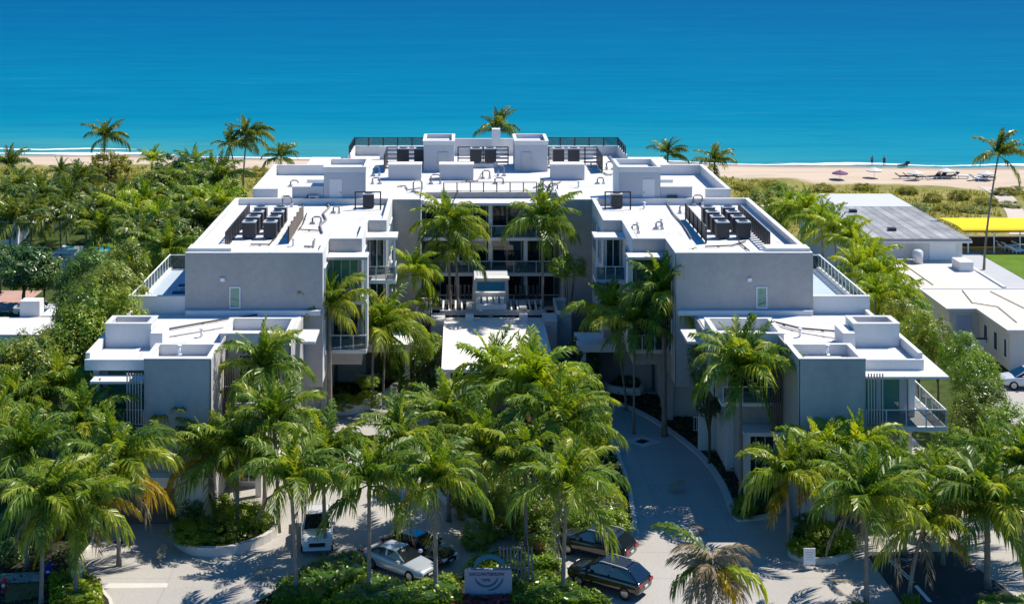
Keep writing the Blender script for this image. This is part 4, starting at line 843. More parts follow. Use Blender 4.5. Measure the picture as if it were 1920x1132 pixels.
for cls, az, ln, mm in (('high', 168, 3.7, None), ('low', 200, 2.7, None), ('low', -8, 3.2, palm_bright), ('low', -60, 2.4, palm_yellow)):
    inst('frond', FR[cls][abs(int(az)) % 4], dp, dl, (prng.uniform(-.2, .2), 0, R(az)), (ln, ln, ln), mm)
for k in range(34):
    inst('frond', (FR['hang'] + FR['dead'] + FR['low'])[k % 9], dp, dl + Vector((0, 0, prng.uniform(-.4, .5))), (prng.uniform(-.4, .4), prng.uniform(-.9, .1), k * 2.4), (prng.uniform(1.6, 2.5),) * 3, palm_dead)
g2 = 'palms of the court'
palm(617, 575, 107.4, 2.7, 'royal palm with a straight grey trunk at the left side of the court', 15, group=g2, r=.2, base=-9.8)
palm(700, 625, 113, 3.5, 'spreading palm on the left court planter', 13, group=g2, base=-7.0, base_z=.2, r=.1)
palm(724, 615, 114, 3.2, 'second thin palm of the left court planter', 11, group=g2, base=-6.2, base_z=.2, r=.09)
palm(776, 512, 121, 2.3, 'small bright palm against the left tower of the court', 16, group=g2, mat=palm_bright)
palm(840, 425, 125, 3.3, 'tall palm before the left half of the court balconies', 18, group=g2)
palm(855, 480, 124.4, 2.4, 'lower palm below the left half of the court balconies', 13, group=g2)
palm(1017, 420, 125, 3.4, 'tall palm before the right half of the court balconies', 18, group=g2)
palm(1148, 600, 113, 3.3, 'shaded palm on the right court planter', 17, group=g2, base=G(1157, 722).x, r=.1)
palm(1190, 610, 107.6, 2.9, 'second thin palm of the right court planter', 14, group=g2, base=12.9, r=.09)
palm(1245, 560, 107.2, 3.5, 'royal palm with a pale trunk at the right kerb of the court', 17, group=g2, r=.2, base=15.1)
palm(1388, 700, 94.2, 3.5, 'palm with a slender trunk against the right pavilion', 18, group=g2, base=18.3)
g3 = 'palms along the beach'
palm(197, 258, 224, 4.0, 'lone wind-blown palm above a round shrub by the beach', 15, group=g3, wind=.5, mat=palm_leaf_far, shaft=False, base_z=.8)
palm(430, 272, 217, 3.4, 'shorter of the twin slim palms rising over the sea', 14, group=g3, wind=.6, mat=palm_leaf_far, base=G(438, 354, .8).x, base_z=.8)
palm(462, 258, 216, 4.2, 'taller of the twin slim palms rising over the sea', 16, group=g3, wind=.6, mat=palm_leaf_far, base=G(454, 352, .8).x, base_z=.8)
palm(527, 296, 200, 2.9, 'palm top showing behind the left rear parapet', 14, group=g3, mat=palm_leaf_far)
palm(933, 243, 195, 3.5, 'palm top showing behind the chimney in the middle', 15, group=g3, wind=.5, mat=palm_leaf_far)
palm(1252, 290, 190, 2.8, 'wind-swept palm top behind the right rear roof', 15, group=g3, wind=.7, mat=palm_leaf_far)
palm(1340, 306, 196, 3.3, 'low palm beside the right rear corner of the condominium', 15, group=g3, wind=.3, mat=palm_leaf_far)
palm(1872, 292, 163, 3.6, 'tall wind-bent palm with a long thin trunk by the yellow awning', 16, group=g3, wind=1.15, base=G(1838, 502).x, mat=palm_leaf_far, shaft=False)
palm(285, 303, 198, 3.0, 'bright palm top at the edge of the left dunes', 13, group=g3, mat=palm_bright, stiff=.1)
palm(18, 312, 196, 3.4, 'palm at the far left edge before the surf', 15, group=g3, mat=palm_leaf_far)
palm(112, 325, 196, 2.6, 'small palm in the left dune scrub', 13, group=g3, mat=palm_leaf_far)
# garden palms at the left
g4 = 'palms of the left garden'
LG = [(30, 360, 186), (78, 372, 180), (128, 378, 176), (182, 396, 172), (225, 372, 178), (60, 408, 168), (112, 414, 165), (160, 424, 162), (20, 420, 164), (330, 385, 160), (372, 355, 170), (300, 420, 150), (345, 430, 146), (398, 335, 180), (405, 392, 152), (268, 450, 142), (310, 475, 134), (245, 505, 133), (410, 345, 168), (360, 320, 186), (270, 385, 160), (320, 350, 172), (365, 395, 155), (250, 415, 154), (385, 425, 146), (195, 440, 158), (230, 400, 165), (145, 345, 190)]
LW = ['beyond the villa roof', 'beyond the garden lawn', 'at the far end of the garden lawn', 'behind the turquoise pool', 'in front of the beach shrub', 'beside the villa wall', 'over the middle of the garden lawn', 'in front of the pool shade', 'nearest the villa corner', 'between pool and condominium', 'below the twin slim palms', 'to the near right of the pool', 'close to the left wing roof', 'at the seaward corner of the left wing', 'touching the left wing parapet', 'between pool and left terrace', 'overhanging the left terrace railing', 'above the tall hedge', 'half hidden behind the left wing corner', 'at the head of the garden path', 'above the purple shade', 'at the edge of the left dunes', 'between the pool and the left wing roof', 'leaning over the pool', 'beside the far end of the left terrace', 'on the near side of the lawn', 'right behind the pool', 'before the dune grass left of the round shrub']
for k, (x, y, Y) in enumerate(LG): palm(x, y, Y, prng.uniform(3.2, 4.2), 'green garden palm ' + LW[k], 16, group=g4, mat=(palm_leaf_far, palm_leaf, palm_bright)[k % 3] if k > 8 else palm_leaf_far, shaft=False)
# the row along the right flank
RW = ['nearest the sea', 'second from the sea', 'third from the sea', 'fourth from the sea', 'in the middle of the row', 'level with the annex roof', 'level with the terrace railing', 'next to the beige-roofed house', 'third from the street', 'second from the street', 'nearest the street, by the terrace corner']
for k, (x, y, Y) in enumerate(((1478, 395, 158), (1512, 402, 154), (1540, 418, 149), (1565, 440, 143), (1592, 452, 140), (1612, 478, 135), (1632, 500, 131), (1655, 530, 126), (1610, 520, 127), (1640, 560, 120), (1680, 568, 121))):
    palm(x, y, Y, prng.uniform(2.8, 3.5), f'bright green palm of the right flank row, {RW[k]}', 17, group='palms along the right flank', mat=palm_bright, shaft=False, r=.09)

# fallen fronds on the paving
for k, (x, y, l) in enumerate(((470, 1085, 'dry fallen frond on the sunlit drive left of the front hedge'), (300, 1060, 'fallen frond on the paving before the left garage'), (1330, 1000, 'dry fallen frond on the pale driveway'), (1560, 1095, 'fallen frond on the drive below the right planter'), (1250, 925, 'fallen frond in the shade of the curved driveway'))):
    v = G(x, y); o = inst('fallen_frond', FR['low'][k % 4], None, (v.x, v.y, .25), (R(0), R(-22), k * 1.7), (1.6, 1.6, .35), palm_dead); tag(o, l, 'frond', 'fallen fronds')
# ------------------------------------------------------------------ broad-leaved trees, shrubs, hedges
def crown_mesh(seed, ncl=70, per=42, leaf=.085, mat=None, flat=1.0):
    rr = random.Random(seed); mb = MB()
    for c in range(ncl):
        while True:
            v = Vector((rr.uniform(-1, 1), rr.uniform(-1, 1), rr.uniform(-.85, 1)))
            if .35 < v.length < 1: break
        v = v.normalized() * (v.length ** .45) * rr.uniform(.78, 1.0); rad = rr.uniform(.16, .30)
        for k in range(per):
            d = Vector((rr.gauss(0, 1), rr.gauss(0, 1), rr.gauss(0, 1))).normalized(); p = v + d * rad * rr.uniform(.5, 1)
            nrm = (d + v.normalized() * .6 + Vector((0, 0, .7)) + Vector((rr.uniform(-.6, .6), rr.uniform(-.6, .6), 0))).normalized()
            a = nrm.cross(Vector((rr.uniform(-1, 1), rr.uniform(-1, 1), rr.uniform(-1, 1)))).normalized(); b = nrm.cross(a)
            s = leaf * rr.uniform(.6, 1.3); p = Vector((p.x, p.y, p.z * flat))
            mb.add([p - a * s, p + b * s * .42, p + a * s - nrm * s * .25, p - b * s * .42], [(0, 1, 2, 3)])
    return mb.mesh('crown', mat or broad_leaf)
CR = [crown_mesh(100 + k) for k in range(5)]
FINE = [crown_mesh(200 + k, 90, 46, .06) for k in range(4)]
def trunk_mesh(seed):
    rr = random.Random(seed); mb = MB(); mb.tube([(0, 0, 0), (.03, .02, .35), (-.02, .03, .75)], [.07, .055, .045], 7)
    for k in range(4):
        a = k * 1.57 + rr.uniform(-.4, .4); mb.tube([(0, .02, .5), (math.cos(a) * .22, math.sin(a) * .22, .85), (math.cos(a) * .45, math.sin(a) * .45, 1.25)], [.04, .028, .01], 5)
    return mb.mesh('trunk', bark_m, True)
TR = [trunk_mesh(k) for k in range(3)]
brng = random.Random(77)
def tree(cx, cy, Y, rx, rz, label, mat=None, group=None, fine=False, name='broadleaf_tree', z0=0.0):
    c = D(cx, cy, Y); e = empty(name, (c.x, Y, z0)); tag(e, label, 'tree', group)
    h = max(.6, c.z - z0)
    inst('trunk', brng.choice(TR), e, (0, 0, 0), (0, 0, brng.uniform(0, 6)), (max(1.6, rx * .9), max(1.6, rx * .9), h * .85))
    inst('crown', brng.choice(FINE if fine else CR), e, (0, 0, h), (0, 0, brng.uniform(0, 6.28)), (rx, rx * brng.uniform(.85, 1.1), rz), mat)
    return e
def shrub(x, y, rx, rz, label, mat=None, group=None, z=.15, name='shrub', cat='shrub'):
    p = G(x, y, z); o = inst(name, brng.choice(FINE), None, (p.x, p.y, z + rz * .6), (0, 0, brng.uniform(0, 6.28)), (rx, rx, rz), mat or hedge_leaf)
    return tag(o, label, cat, group)
# the tall hedge at the left, by the terrace
TH = [(215, 560, 108, 2.6, 3.0), (180, 530, 116, 2.8, 3.0), (230, 515, 122, 2.6, 2.8), (165, 575, 110, 2.6, 2.8), (185, 600, 104, 2.6, 2.8), (150, 615, 105, 2.4, 2.6), (100, 672, 101, 2.7, 2.3), (150, 640, 101, 2.4, 2.6), (45, 695, 99, 2.8, 2.5), (148, 545, 116, 2.3, 2.2), (-5, 695, 101, 2.8, 2.5), (60, 700, 97, 2.6, 2.4), (5, 720, 96, 2.6, 2.4), (230, 600, 103, 1.9, 2.4)]
TL = ['beside the left terrace parapet', 'third row back by the left terrace', 'reaching the far end of the left terrace railing', 'in the middle of the tall hedge', 'touching the lower left roof corner', 'below the white-roofed house', 'in front of the white-roofed house', 'at the corner of the lower left roof', 'at the left of the tall hedge foot', 'right of the white chimney block', 'cut by the left edge under the white roof', 'behind the upright palm by the pavilion', 'at the left edge above the palms', 'filling the gap under the terrace corner']
for k, (x, y, Y, a, b) in enumerate(TH): tree(x, y, Y, a, b, 'dense green hedge tree ' + TL[k], (broad_leaf, hedge_leaf, broad_leaf)[k % 3], 'trees of the tall hedge', True)
tree(45, 502, 146, 3.6, 2.6, 'dark round tree over the pink paved drive', dark_leaf); tree(82, 508, 147, 2.2, 1.9, 'dark tree beside the outdoor kitchen block', dark_leaf); tree(0, 490, 152, 2.4, 1.8, 'dark tree under the villa at the left edge', dark_leaf)
tree(205, 318, 219, 3.4, 2.9, 'round brownish shrub tree under the lone beach palm', dune_leaf, None, False, 'broadleaf_tree', .8)
LT = [(340, 330, 180, 4.2, 3.0), (300, 352, 172, 3.6, 2.6), (255, 430, 152, 2.6, 2.4), (290, 448, 145, 2.8, 2.6), (330, 455, 140, 2.8, 2.6), (60, 362, 192, 3.4, 1.8), (135, 366, 190, 3.2, 1.8), (5, 380, 178, 3.6, 2.8), (430, 370, 162, 2.4, 2.2)]
LX = ['topmost, beside the dunes', 'just landward of the dune edge', 'hanging over the pool edge', 'on the near side of the pool', 'behind the left terrace railing', 'at the seaward end of the villa garden', 'under the small dune palm', 'at the left edge above the villa', 'at the foot of the twin slim palms']
for k, (x, y, Y, a, b) in enumerate(LT): tree(x, y, Y, a, b, 'leafy garden tree ' + LX[k], (dark_leaf, broad_leaf, hedge_leaf)[k % 3], 'trees of the left garden')
# right flank greenery
RT = [(1425, 385, 168, 3.0, 2.0), (1470, 375, 172, 3.4, 1.8), (1440, 420, 158, 2.2, 1.8), (1690, 605, 116, 1.9, 2.0), (1722, 635, 112, 1.9, 2.2), (1800, 672, 108, 1.8, 2.0), (1758, 640, 112, 1.5, 1.9), (1818, 725, 103, 1.8, 2.2), (1838, 715, 104, 1.6, 2.2), (1828, 785, 98, 1.9, 2.0), (1835, 690, 108, 1.3, 1.5), (1720, 592, 119, 1.5, 1.5), (1850, 765, 99, 1.7, 2.0), (1790, 845, 94, 1.6, 1.6), (1895, 805, 93, 2.0, 1.8)]
RX = ['nearest the dunes behind the right rear roof', 'at the back corner of the bungalow', 'beside the right wing parapet', 'at the terrace corner', 'in front of the beige-roofed house', 'below the beige-roofed house windows', 'beside the lower right roof', 'at the right canopy corner', 'next to the white car', 'below the right balcony rail', 'against the house wall by the white car', 'beside the lilac door', 'between the balcony and the paved court', 'under the right balcony', 'at the right edge above the palms']
for k, (x, y, Y, a, b) in enumerate(RT): tree(x, y, Y, a, b, 'bushy green tree ' + RX[k], (broad_leaf, hedge_leaf, bright_leaf)[k % 3], 'trees along the right flank', True)
DN = [(1545, 358), (1620, 356), (1700, 362), (1750, 376), (1800, 372), (1850, 384), (1885, 366), (1400, 356), (1450, 350), (1720, 395), (1780, 398), (1830, 400), (1912, 362), (1895, 388)]
DX = ['behind the bungalow roof', 'near the beach chairs behind the bungalow', 'right of the bungalow roof', 'above the pale roof patch', 'seaward of the awning', 'behind the long thin palm trunk', 'close to the beach path', 'beside the rear parapet', 'left of the bungalow on the dune', 'low beside the bungalow roof edge', 'just behind the awning end', 'behind the middle of the awning', 'at the right end of the dune', 'where the beach path meets the awning']
for k, (x, y) in enumerate(DN): shrub(x, y, brng.uniform(1.4, 2.4), brng.uniform(.45, .75), 'low olive dune shrub ' + DX[k], (dune_leaf, broad_leaf)[k % 2 if k > 8 else 0], 'dune shrubs', .9)
for k, (x, y) in enumerate(((60, 338), (160, 335), (250, 345), (420, 335), (480, 330))): shrub(x, y, brng.uniform(1.8, 2.6), 1.0, 'low olive dune shrub ' + ['behind the villa palms', 'left of the lone beach palm', 'right of the round beach shrub', 'left of the twin slim palms', 'right of the twin slim palms'][k], dune_leaf, 'dune shrubs', .9)
# court and islands
tree(1100, 790, 100, 1.9, 2.4, 'rounded yellow-green bush at the driveway edge of the oval', bright_leaf, None, True)
tree(1066, 500, 123, 1.8, 1.1, 'small leafy tree by the right tower of the court', hedge_leaf, None, True); tree(800, 560, 122, 1.2, 1.0, 'small tree beside the left planter box of the entrance', hedge_leaf, None, True)
tree(800, 650, 116, 1.6, 1.2, 'feathery shrub tree beside the entrance roof', hedge_leaf, None, True); tree(1330, 680, 101, 1.5, 2.4, 'dark climbing shrub between the right pavilion and its slim palm', dark_leaf, None, True)
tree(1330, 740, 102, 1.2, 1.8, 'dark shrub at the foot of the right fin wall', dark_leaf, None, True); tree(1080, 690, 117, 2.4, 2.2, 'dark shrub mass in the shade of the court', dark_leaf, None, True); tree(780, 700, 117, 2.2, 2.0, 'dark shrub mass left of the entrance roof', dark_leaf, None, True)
SH = [(728, 702, 1.0, 1.0, 'broad bright shrub on the left court planter', bright_leaf, 1.5), (690, 722, 1.1, .5, 'low yellow-green ground shrub on the curved court planter', bright_leaf, 1.4), (640, 762, 1.3, .6, 'clipped green shrub at the royal palm foot', hedge_leaf, .7), (690, 755, 1.2, .6, 'clipped green shrub nearest the court drive', hedge_leaf, .7), (1175, 722, 1.2, .5, 'dark low shrub filling the right court planter', dark_leaf, .5),
      (360, 1010, 1.6, .7, 'low green shrub at the street side of the curved left planter', hedge_leaf, .5), (410, 1005, 1.5, .8, 'mixed green shrub in the middle of the curved left planter', broad_leaf, .5), (460, 985, 1.6, .9, 'bright shrub at the back of the curved left planter', bright_leaf, .5), (395, 968, 1.6, .9, 'yellow-green shrub below the yellow palm fronds', bright_leaf, .5), (350, 975, 1.3, .8, 'dark shrub beside the left garage', dark_leaf, .5),
      (1500, 1035, .9, .5, 'low dark shrub around the white notice', hedge_leaf, .3), (1545, 1020, 1.3, .9, 'leafy shrub behind the white notice', hedge_leaf, .3), (1580, 1030, 1.1, .8, 'bright shrub at the rounded end of the right planter', bright_leaf, .3), (1520, 1000, 1.2, .8, 'dark shrub at the back of the right planter', dark_leaf, .3),
      (1395, 965, .9, .8, 'mixed shrub at the tip of the kerb bed', hedge_leaf, .2), (1430, 950, 1.1, .9, 'dark shrub behind the kerb bed tip', dark_leaf, .2),
      (895, 1020, 1.2, .9, 'green shrub behind the sign beside the black saloon', hedge_leaf, .2), (935, 1000, 1.4, 1.0, 'green shrub with pink blossom nearby behind the sign', broad_leaf, .2), (1005, 1010, 1.5, 1.1, 'large bushy shrub left of the dark van', hedge_leaf, .2), (1040, 985, 1.3, 1.0, 'bright shrub behind the dark van', bright_leaf, .2), (1100, 985, 1.6, .8, 'clipped bright shrub above the dark van roof', bright_leaf, .2), (1150, 1000, 1.3, .9, 'clipped bright shrub at the tip of the oval', bright_leaf, .2), (1020, 1040, .9, .7, 'small shrub beside the picket screen', hedge_leaf, .2), (880, 960, 1.4, 1.0, 'shrub in the oval behind the black saloon', broad_leaf, .2), (960, 950, 1.5, 1.1, 'yellowish shrub in the heart of the oval', bright_leaf, .2),
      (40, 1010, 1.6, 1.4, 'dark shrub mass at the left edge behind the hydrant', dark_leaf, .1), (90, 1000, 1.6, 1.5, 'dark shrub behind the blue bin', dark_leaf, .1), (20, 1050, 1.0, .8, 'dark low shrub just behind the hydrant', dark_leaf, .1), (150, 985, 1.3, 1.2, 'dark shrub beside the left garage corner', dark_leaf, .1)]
for x, y, a, b, l, mm, z in SH: shrub(x, y, a, b, l, mm, None, z)
shrub(972, 985, .7, .6, 'red flowering plant in the oval behind the sign', flower_leaf, None, .6, 'flower_bush', 'flowers'); shrub(1012, 1030, .35, .3, 'small pink flowering plant beside the dark van', flower_leaf, None, .7, 'flower_bush', 'flowers')
def inside(p, poly):
    r = False; n = len(poly)
    for i in range(n):
        a, b = poly[i], poly[i - 1]
        if (a[1] > p[1]) != (b[1] > p[1]) and p[0] < (b[0] - a[0]) * (p[1] - a[1]) / (b[1] - a[1]) + a[0]: r = not r
    return r
def hedge(pts, hgt, label, mat=None, dens=80, leaf=.11, seed=0, core=None):
    poly = poly_px(pts); c = Vector((sum(p[0] for p in poly) / len(poly), sum(p[1] for p in poly) / len(poly), 0)); rr = random.Random(seed); mb = MB()
    e = empty('hedge', c); tag(e, label, 'hedge')
    MB().prism(inset(poly, .12), .05, hgt * .82).build('hedge_core', dark_leaf, e)  # solid filler core; its dark colour stands for the shaded hedge inside
    x0, x1 = min(p[0] for p in poly), max(p[0] for p in poly); y0, y1 = min(p[1] for p in poly), max(p[1] for p in poly)
    for k in range(int((x1 - x0) * (y1 - y0) * dens)):
        x, y = rr.uniform(x0, x1), rr.uniform(y0, y1)
        if not inside((x, y), poly): continue
        bump = .14 * math.sin(x * 2.3) * math.sin(y * 2.9) + .1 * math.sin(x * 5.1 + y * 3)
        z = hgt * .84 + bump + rr.uniform(-.08, .12); leafq(mb, rr, Vector((x, y, z)), Vector((0, 0, 1)), leaf)
    n = len(poly)
    for i in range(n):
        a, b = Vector(poly[i]), Vector(poly[(i + 1) % n]); d = b - a
        for k in range(int(d.length * hgt * dens * .9)):
            q = a + d * rr.random(); leafq(mb, rr, Vector((q.x + rr.uniform(-.1, .1), q.y + rr.uniform(-.1, .1), rr.uniform(.05, hgt * .95))), Vector((d.y, -d.x, .4)).normalized(), leaf)
    mb.build('leaves', mat or hedge_leaf, e); return e
def leafq(mb, rr, p, nrm, leaf):
    nrm = (nrm + Vector((rr.uniform(-.7, .7), rr.uniform(-.7, .7), rr.uniform(-.2, .7)))).normalized()
    a = nrm.cross(Vector((rr.uniform(-1, 1), rr.uniform(-1, 1), rr.uniform(-1, 1)))).normalized(); b = nrm.cross(a); s = leaf * rr.uniform(.6, 1.4)
    mb.add([p - a * s, p + b * s * .5, p + a * s, p - b * s * .5], [(0, 1, 2, 3)])
hedge([(512, 1140), (524, 1110), (606, 1064), (672, 1052), (690, 1085), (600, 1140)], .75, 'rounded clipped hedge left of the white coupe', seed=1)
hedge([(606, 1142), (694, 1088), (766, 1108), (856, 1092), (866, 1142)], .6, 'clipped hedge in front of the white coupe', seed=2)
hedge([(960, 1095), (1000, 1082), (1060, 1102), (1145, 1142), (960, 1142)], .6, 'clipped hedge in front of the dark estate car', seed=3)
hedge([(1000, 1046), (1040, 1055), (1050, 1072), (1000, 1078), (870, 1084), (890, 1058)], .7, 'sunlit yellow-green hedge behind the sign', bright_leaf, seed=4)
hedge([(96, 1088), (150, 1082), (186, 1104), (192, 1145), (96, 1145)], .55, 'leafy green hedge around the green utility box', hedge_leaf, 90, .14, 5)
hedge([(1585, 1138), (1630, 1146), (1625, 1160), (1580, 1160)], .4, 'tiny hedge tuft at the driveway bottom', seed=6); hedge([(1695, 1128), (1720, 1128), (1722, 1150), (1692, 1150)], .5, 'small shrub block at the foot of the parking bay', seed=7)
hedge([(1835, 1136), (1960, 1130), (1970, 1170), (1835, 1170)], .6, 'clipped hedge at the bottom right corner', seed=8)
# fallen leaves and ground cover of the beds
def cover(name, label, poly, z, mat, n, leaf, seed):
    rr = random.Random(seed); mb = MB(); x0, x1 = min(p[0] for p in poly), max(p[0] for p in poly); y0, y1 = min(p[1] for p in poly), max(p[1] for p in poly)
    for k in range(n):
        p = (rr.uniform(x0, x1), rr.uniform(y0, y1))
        if inside(p, poly): leafq(mb, rr, Vector((*p, z + rr.uniform(0, .25))), Vector((0, 0, 1)), leaf)
    return tag(stuff(mb.build(name, mat)), label, 'ground cover')
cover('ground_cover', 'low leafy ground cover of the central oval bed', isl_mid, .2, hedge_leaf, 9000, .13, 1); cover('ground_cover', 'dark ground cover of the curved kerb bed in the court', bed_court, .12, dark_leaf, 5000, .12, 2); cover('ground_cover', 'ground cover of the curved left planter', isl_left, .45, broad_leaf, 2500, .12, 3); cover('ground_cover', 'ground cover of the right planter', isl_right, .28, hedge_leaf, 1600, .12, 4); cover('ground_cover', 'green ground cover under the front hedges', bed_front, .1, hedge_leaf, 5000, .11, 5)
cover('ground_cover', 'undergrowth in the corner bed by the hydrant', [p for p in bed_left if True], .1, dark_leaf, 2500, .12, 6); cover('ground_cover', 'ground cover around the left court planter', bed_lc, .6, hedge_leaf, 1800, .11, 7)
# ------------------------------------------------------------------ vehicles
def loft(stations, sec):
    mb = MB(); rows = [sec(*s) for s in stations]; n = len(rows[0])
    for r_ in rows: mb.v += r_
    mb.f = [(i * n + k, (i + 1) * n + k, (i + 1) * n + (k + 1) % n, i * n + (k + 1) % n) for i in range(len(rows) - 1) for k in range(n)] + [tuple(range(n)), tuple(range((len(rows) - 1) * n, len(rows) * n))[::-1]]
    mb.mi = [0] * len(mb.f); return mb
def body_sec(x, w, zb, zt):
    h = [(w * .8, zb), (w * .97, zb + .08), (w, zb + .45 * (zt - zb)), (w * .98, zt - .10), (w * .86, zt), (w * .4, zt + .03)]
    return [(x, y, z) for y, z in h] + [(x, -y, z) for y, z in reversed(h)]
tyre_m = M('tyre', (.012, .012, .012), .8, .2, 4); rim_m = M('rim', (.35, .36, .37), .3, .1, 4, .5, metal=.8)
car_glass = M('car_glass', (.008, .012, .016), .06, .1, 1, .8); lamp_w = M('head_lamp', (.6, .62, .65), .1, .05, 1, .8); lamp_r = M('tail_lamp', (.30, .008, .008), .2, .1, 1, .6); plate_m = M('plate', (.6, .6, .58), .5, .05)
def vehicle(kind, pos, rz, paint, label, cat):
    e = empty({'sedan': 'parked_car', 'suv': 'parked_car', 'pickup': 'pickup_truck'}[kind], pos, rz); tag(e, label, cat, 'vehicles in the forecourt')
    if kind == 'sedan':
        st = [(-2.32, .70, .50, .82), (-2.2, .84, .30, .98), (-1.5, .91, .22, 1.0), (-.4, .92, .20, .95), (.8, .92, .20, .93), (1.5, .90, .21, .86), (2.05, .83, .26, .74), (2.28, .66, .36, .62)]
        cab = [(-1.95, .74, .97), (1.05, .76, .92), (-1.05, .58, 1.40), (.15, .60, 1.43)]; wx = 1.42; wr = .34
    elif kind == 'suv':
        st = [(-2.35, .80, .50, 1.0), (-2.25, .92, .34, 1.08), (-1.5, .96, .28, 1.10), (0, .97, .26, 1.08), (1.1, .96, .26, 1.06), (1.7, .94, .28, 1.02), (2.2, .88, .32, .92), (2.38, .74, .42, .80)]
        cab = [(-2.26, .84, 1.05), (1.42, .84, 1.02), (-1.62, .66, 1.60), (.28, .66, 1.64)]; wx = 1.48; wr = .38
    else:
        st = [(-2.8, .86, .55, 1.05), (-2.7, .95, .45, 1.10), (-1.0, .98, .40, 1.12), (.4, .98, .40, 1.10), (1.5, .97, .40, 1.12), (2.3, .95, .42, 1.08), (2.62, .90, .48, 1.0), (2.72, .84, .55, .92)]
        cab = [(-1.2, .86, 1.10), (1.3, .86, 1.10), (-.9, .72, 1.78), (.55, .72, 1.80)]; wx = 1.75; wr = .42
    bo = loft(st, body_sec).build('body', paint, None, True); bo.parent = e
    sm = bo.modifiers.new('sub', 'SUBSURF'); sm.levels = 1; sm.render_levels = 2
    (xr, wr0, zr), (xf, wf0, zf), (xrt, wrt, zrt), (xft, wft, zft) = cab
    v = [(xr, -wr0, zr), (xf, -wf0, zf), (xf, wf0, zf), (xr, wr0, zr), (xrt, -wrt, zrt), (xft, -wft, zft), (xft, wft, zft), (xrt, wrt, zrt)]
    cb = MB().add(v, [(3, 2, 1, 0), (4, 5, 6, 7), (0, 1, 5, 4), (1, 2, 6, 5), (2, 3, 7, 6), (3, 0, 4, 7)]); c_o = cb.build('cabin', paint, None); c_o.parent = e
    bv = c_o.modifiers.new('bev', 'BEVEL'); bv.width = .11; bv.segments = 4
    V = [Vector(p) for p in v]
    def pane(name, a, b, c, d, ins=.07, push=.012):
        ctr = (a + b + c + d) / 4; nrm = (b - a).cross(d - a).normalized()
        if nrm.dot(ctr - Vector((-.3, 0, 1.1))) < 0: nrm = -nrm
        q = [p + (ctr - p).normalized() * ins * 1.3 + nrm * push for p in (a, b, c, d)]; q2 = [p - nrm * .03 for p in q]
        o = MB().add(q + q2, [(0, 1, 2, 3), (7, 6, 5, 4), (0, 4, 5, 1), (1, 5, 6, 2), (2, 6, 7, 3), (3, 7, 4, 0)]).build(name, car_glass, None); o.parent = e
    pane('windshield', V[1], V[2], V[6], V[5]); pane('rear_window', V[3], V[0], V[4], V[7])
    for s in (0, 1):
        b0, b1, t1, t0 = (V[0], V[1], V[5], V[4]) if s == 0 else (V[3], V[2], V[6], V[7])
        for f0, f1 in ((.0, .5), (.5, 1.0)): pane('side_window', b0.lerp(b1, f0), b0.lerp(b1, f1), t0.lerp(t1, f1), t0.lerp(t1, f0), .06)
    if kind == 'suv':
        rp = pb('roof_panel', None, M('dark_roof', (.02, .022, .026), .25, .1, 1, .6) if 'dark_roof' not in bpy.data.materials else bpy.data.materials['dark_roof'], (xrt + .3, xft - .15, -.52, .52, 1.625, 1.652)); rp.parent = e
        for y in (-.66, .66):
            r_ = MB().tube([(xrt + .1, y * .95, 1.62), (xrt + .3, y * .95, 1.67), (xft - .2, y * .95, 1.69), (xft, y * .95, 1.64)], .025, 6).build('roof_rail', pale_metal, None, True); r_.parent = e
    if kind == 'pickup':
        for args in ((-2.72, -1.22, -.90, -.82), (-2.72, -1.22, .82, .90)):
            o = pb('bed_wall', None, paint, (args[0], args[1], args[2], args[3], 1.0, 1.25)); o.parent = e
    ty = MB()
    N = 20; prof = [(wr * .62, -.11), (wr * .92, -.12), (wr, -.08), (wr, .08), (wr * .92, .12), (wr * .62, .11)]
    for r_, y in prof: ty.v += [(r_ * math.cos(2 * math.pi * k / N), y, r_ * math.sin(2 * math.pi * k / N)) for k in range(N)]
    ty.f = [(i * N + k, i * N + (k + 1) % N, (i + 1) * N + (k + 1) % N, (i + 1) * N + k) for i in range(5) for k in range(N)]; ty.mi = [0] * len(ty.f); tym = ty.mesh('tyre', tyre_m, True)
    rm = MB(); rm.tube([(0, -.09, 0), (0, .09, 0)], wr * .62, 16); 
    rmm = rm.mesh('rim', rim_m)
    for sx_ in (-1, 1):
        for sy_ in (-1, 1):
            w_ = empty('wheel', (sx_ * wx, sy_ * (.80 if kind == 'sedan' else .84), wr)); w_.parent = e
            inst('tyre', tym, w_); inst('rim', rmm, w_)
    fx, rx_ = st[-1][0], st[0][0]; hz = (st[-1][3] + st[-2][3]) / 2
    def add(name, mat, *b): o = pb(name, None, mat, b); o.parent = e; return o
    for s in (-1, 1):
        add('headlight', lamp_w, fx - .16, fx + .0, s * .52 - .16, s * .52 + .16, hz - .13, hz - .02); add('taillight', lamp_r, rx_ - .03, rx_ + .12, s * .60 - .20, s * .60 + .20, st[1][3] - .26, st[1][3] - .10)
        add('mirror', paint, .62, .80, s * 1.02 - .09, s * 1.02 + .09, zf + .02, zf + .16)
    add('grille', black, fx - .06, fx + .025, -.48, .48, hz - .34, hz - .12); add('licence_plate', plate_m, fx, fx + .04, -.17, .17, .40, .50); add('licence_plate', plate_m, rx_ - .04, rx_ + .02, -.17, .17, .66, .77)
    if kind == 'pickup': add('light_bar', lamp_w, fx - .02, fx + .04, -.78, .78, hz - .06, hz - .02); add('bumper', pale_metal, fx - .06, fx + .08, -.84, .84, .42, .58)
    return e
white_car = M('white_car_paint', (.55, .56, .57), .22, .02, 1, .6, coat=.6); black_car = M('black_car_paint', (.006, .006, .008), .15, .05, 1, .6, coat=.6); dark_car = M('dark_car_paint', (.012, .013, .018), .15, .05, 1, .6, coat=.6); silver_car = M('silver_car_paint', (.40, .43, .46), .22, .03, 1, .6, metal=.2, coat=.6)
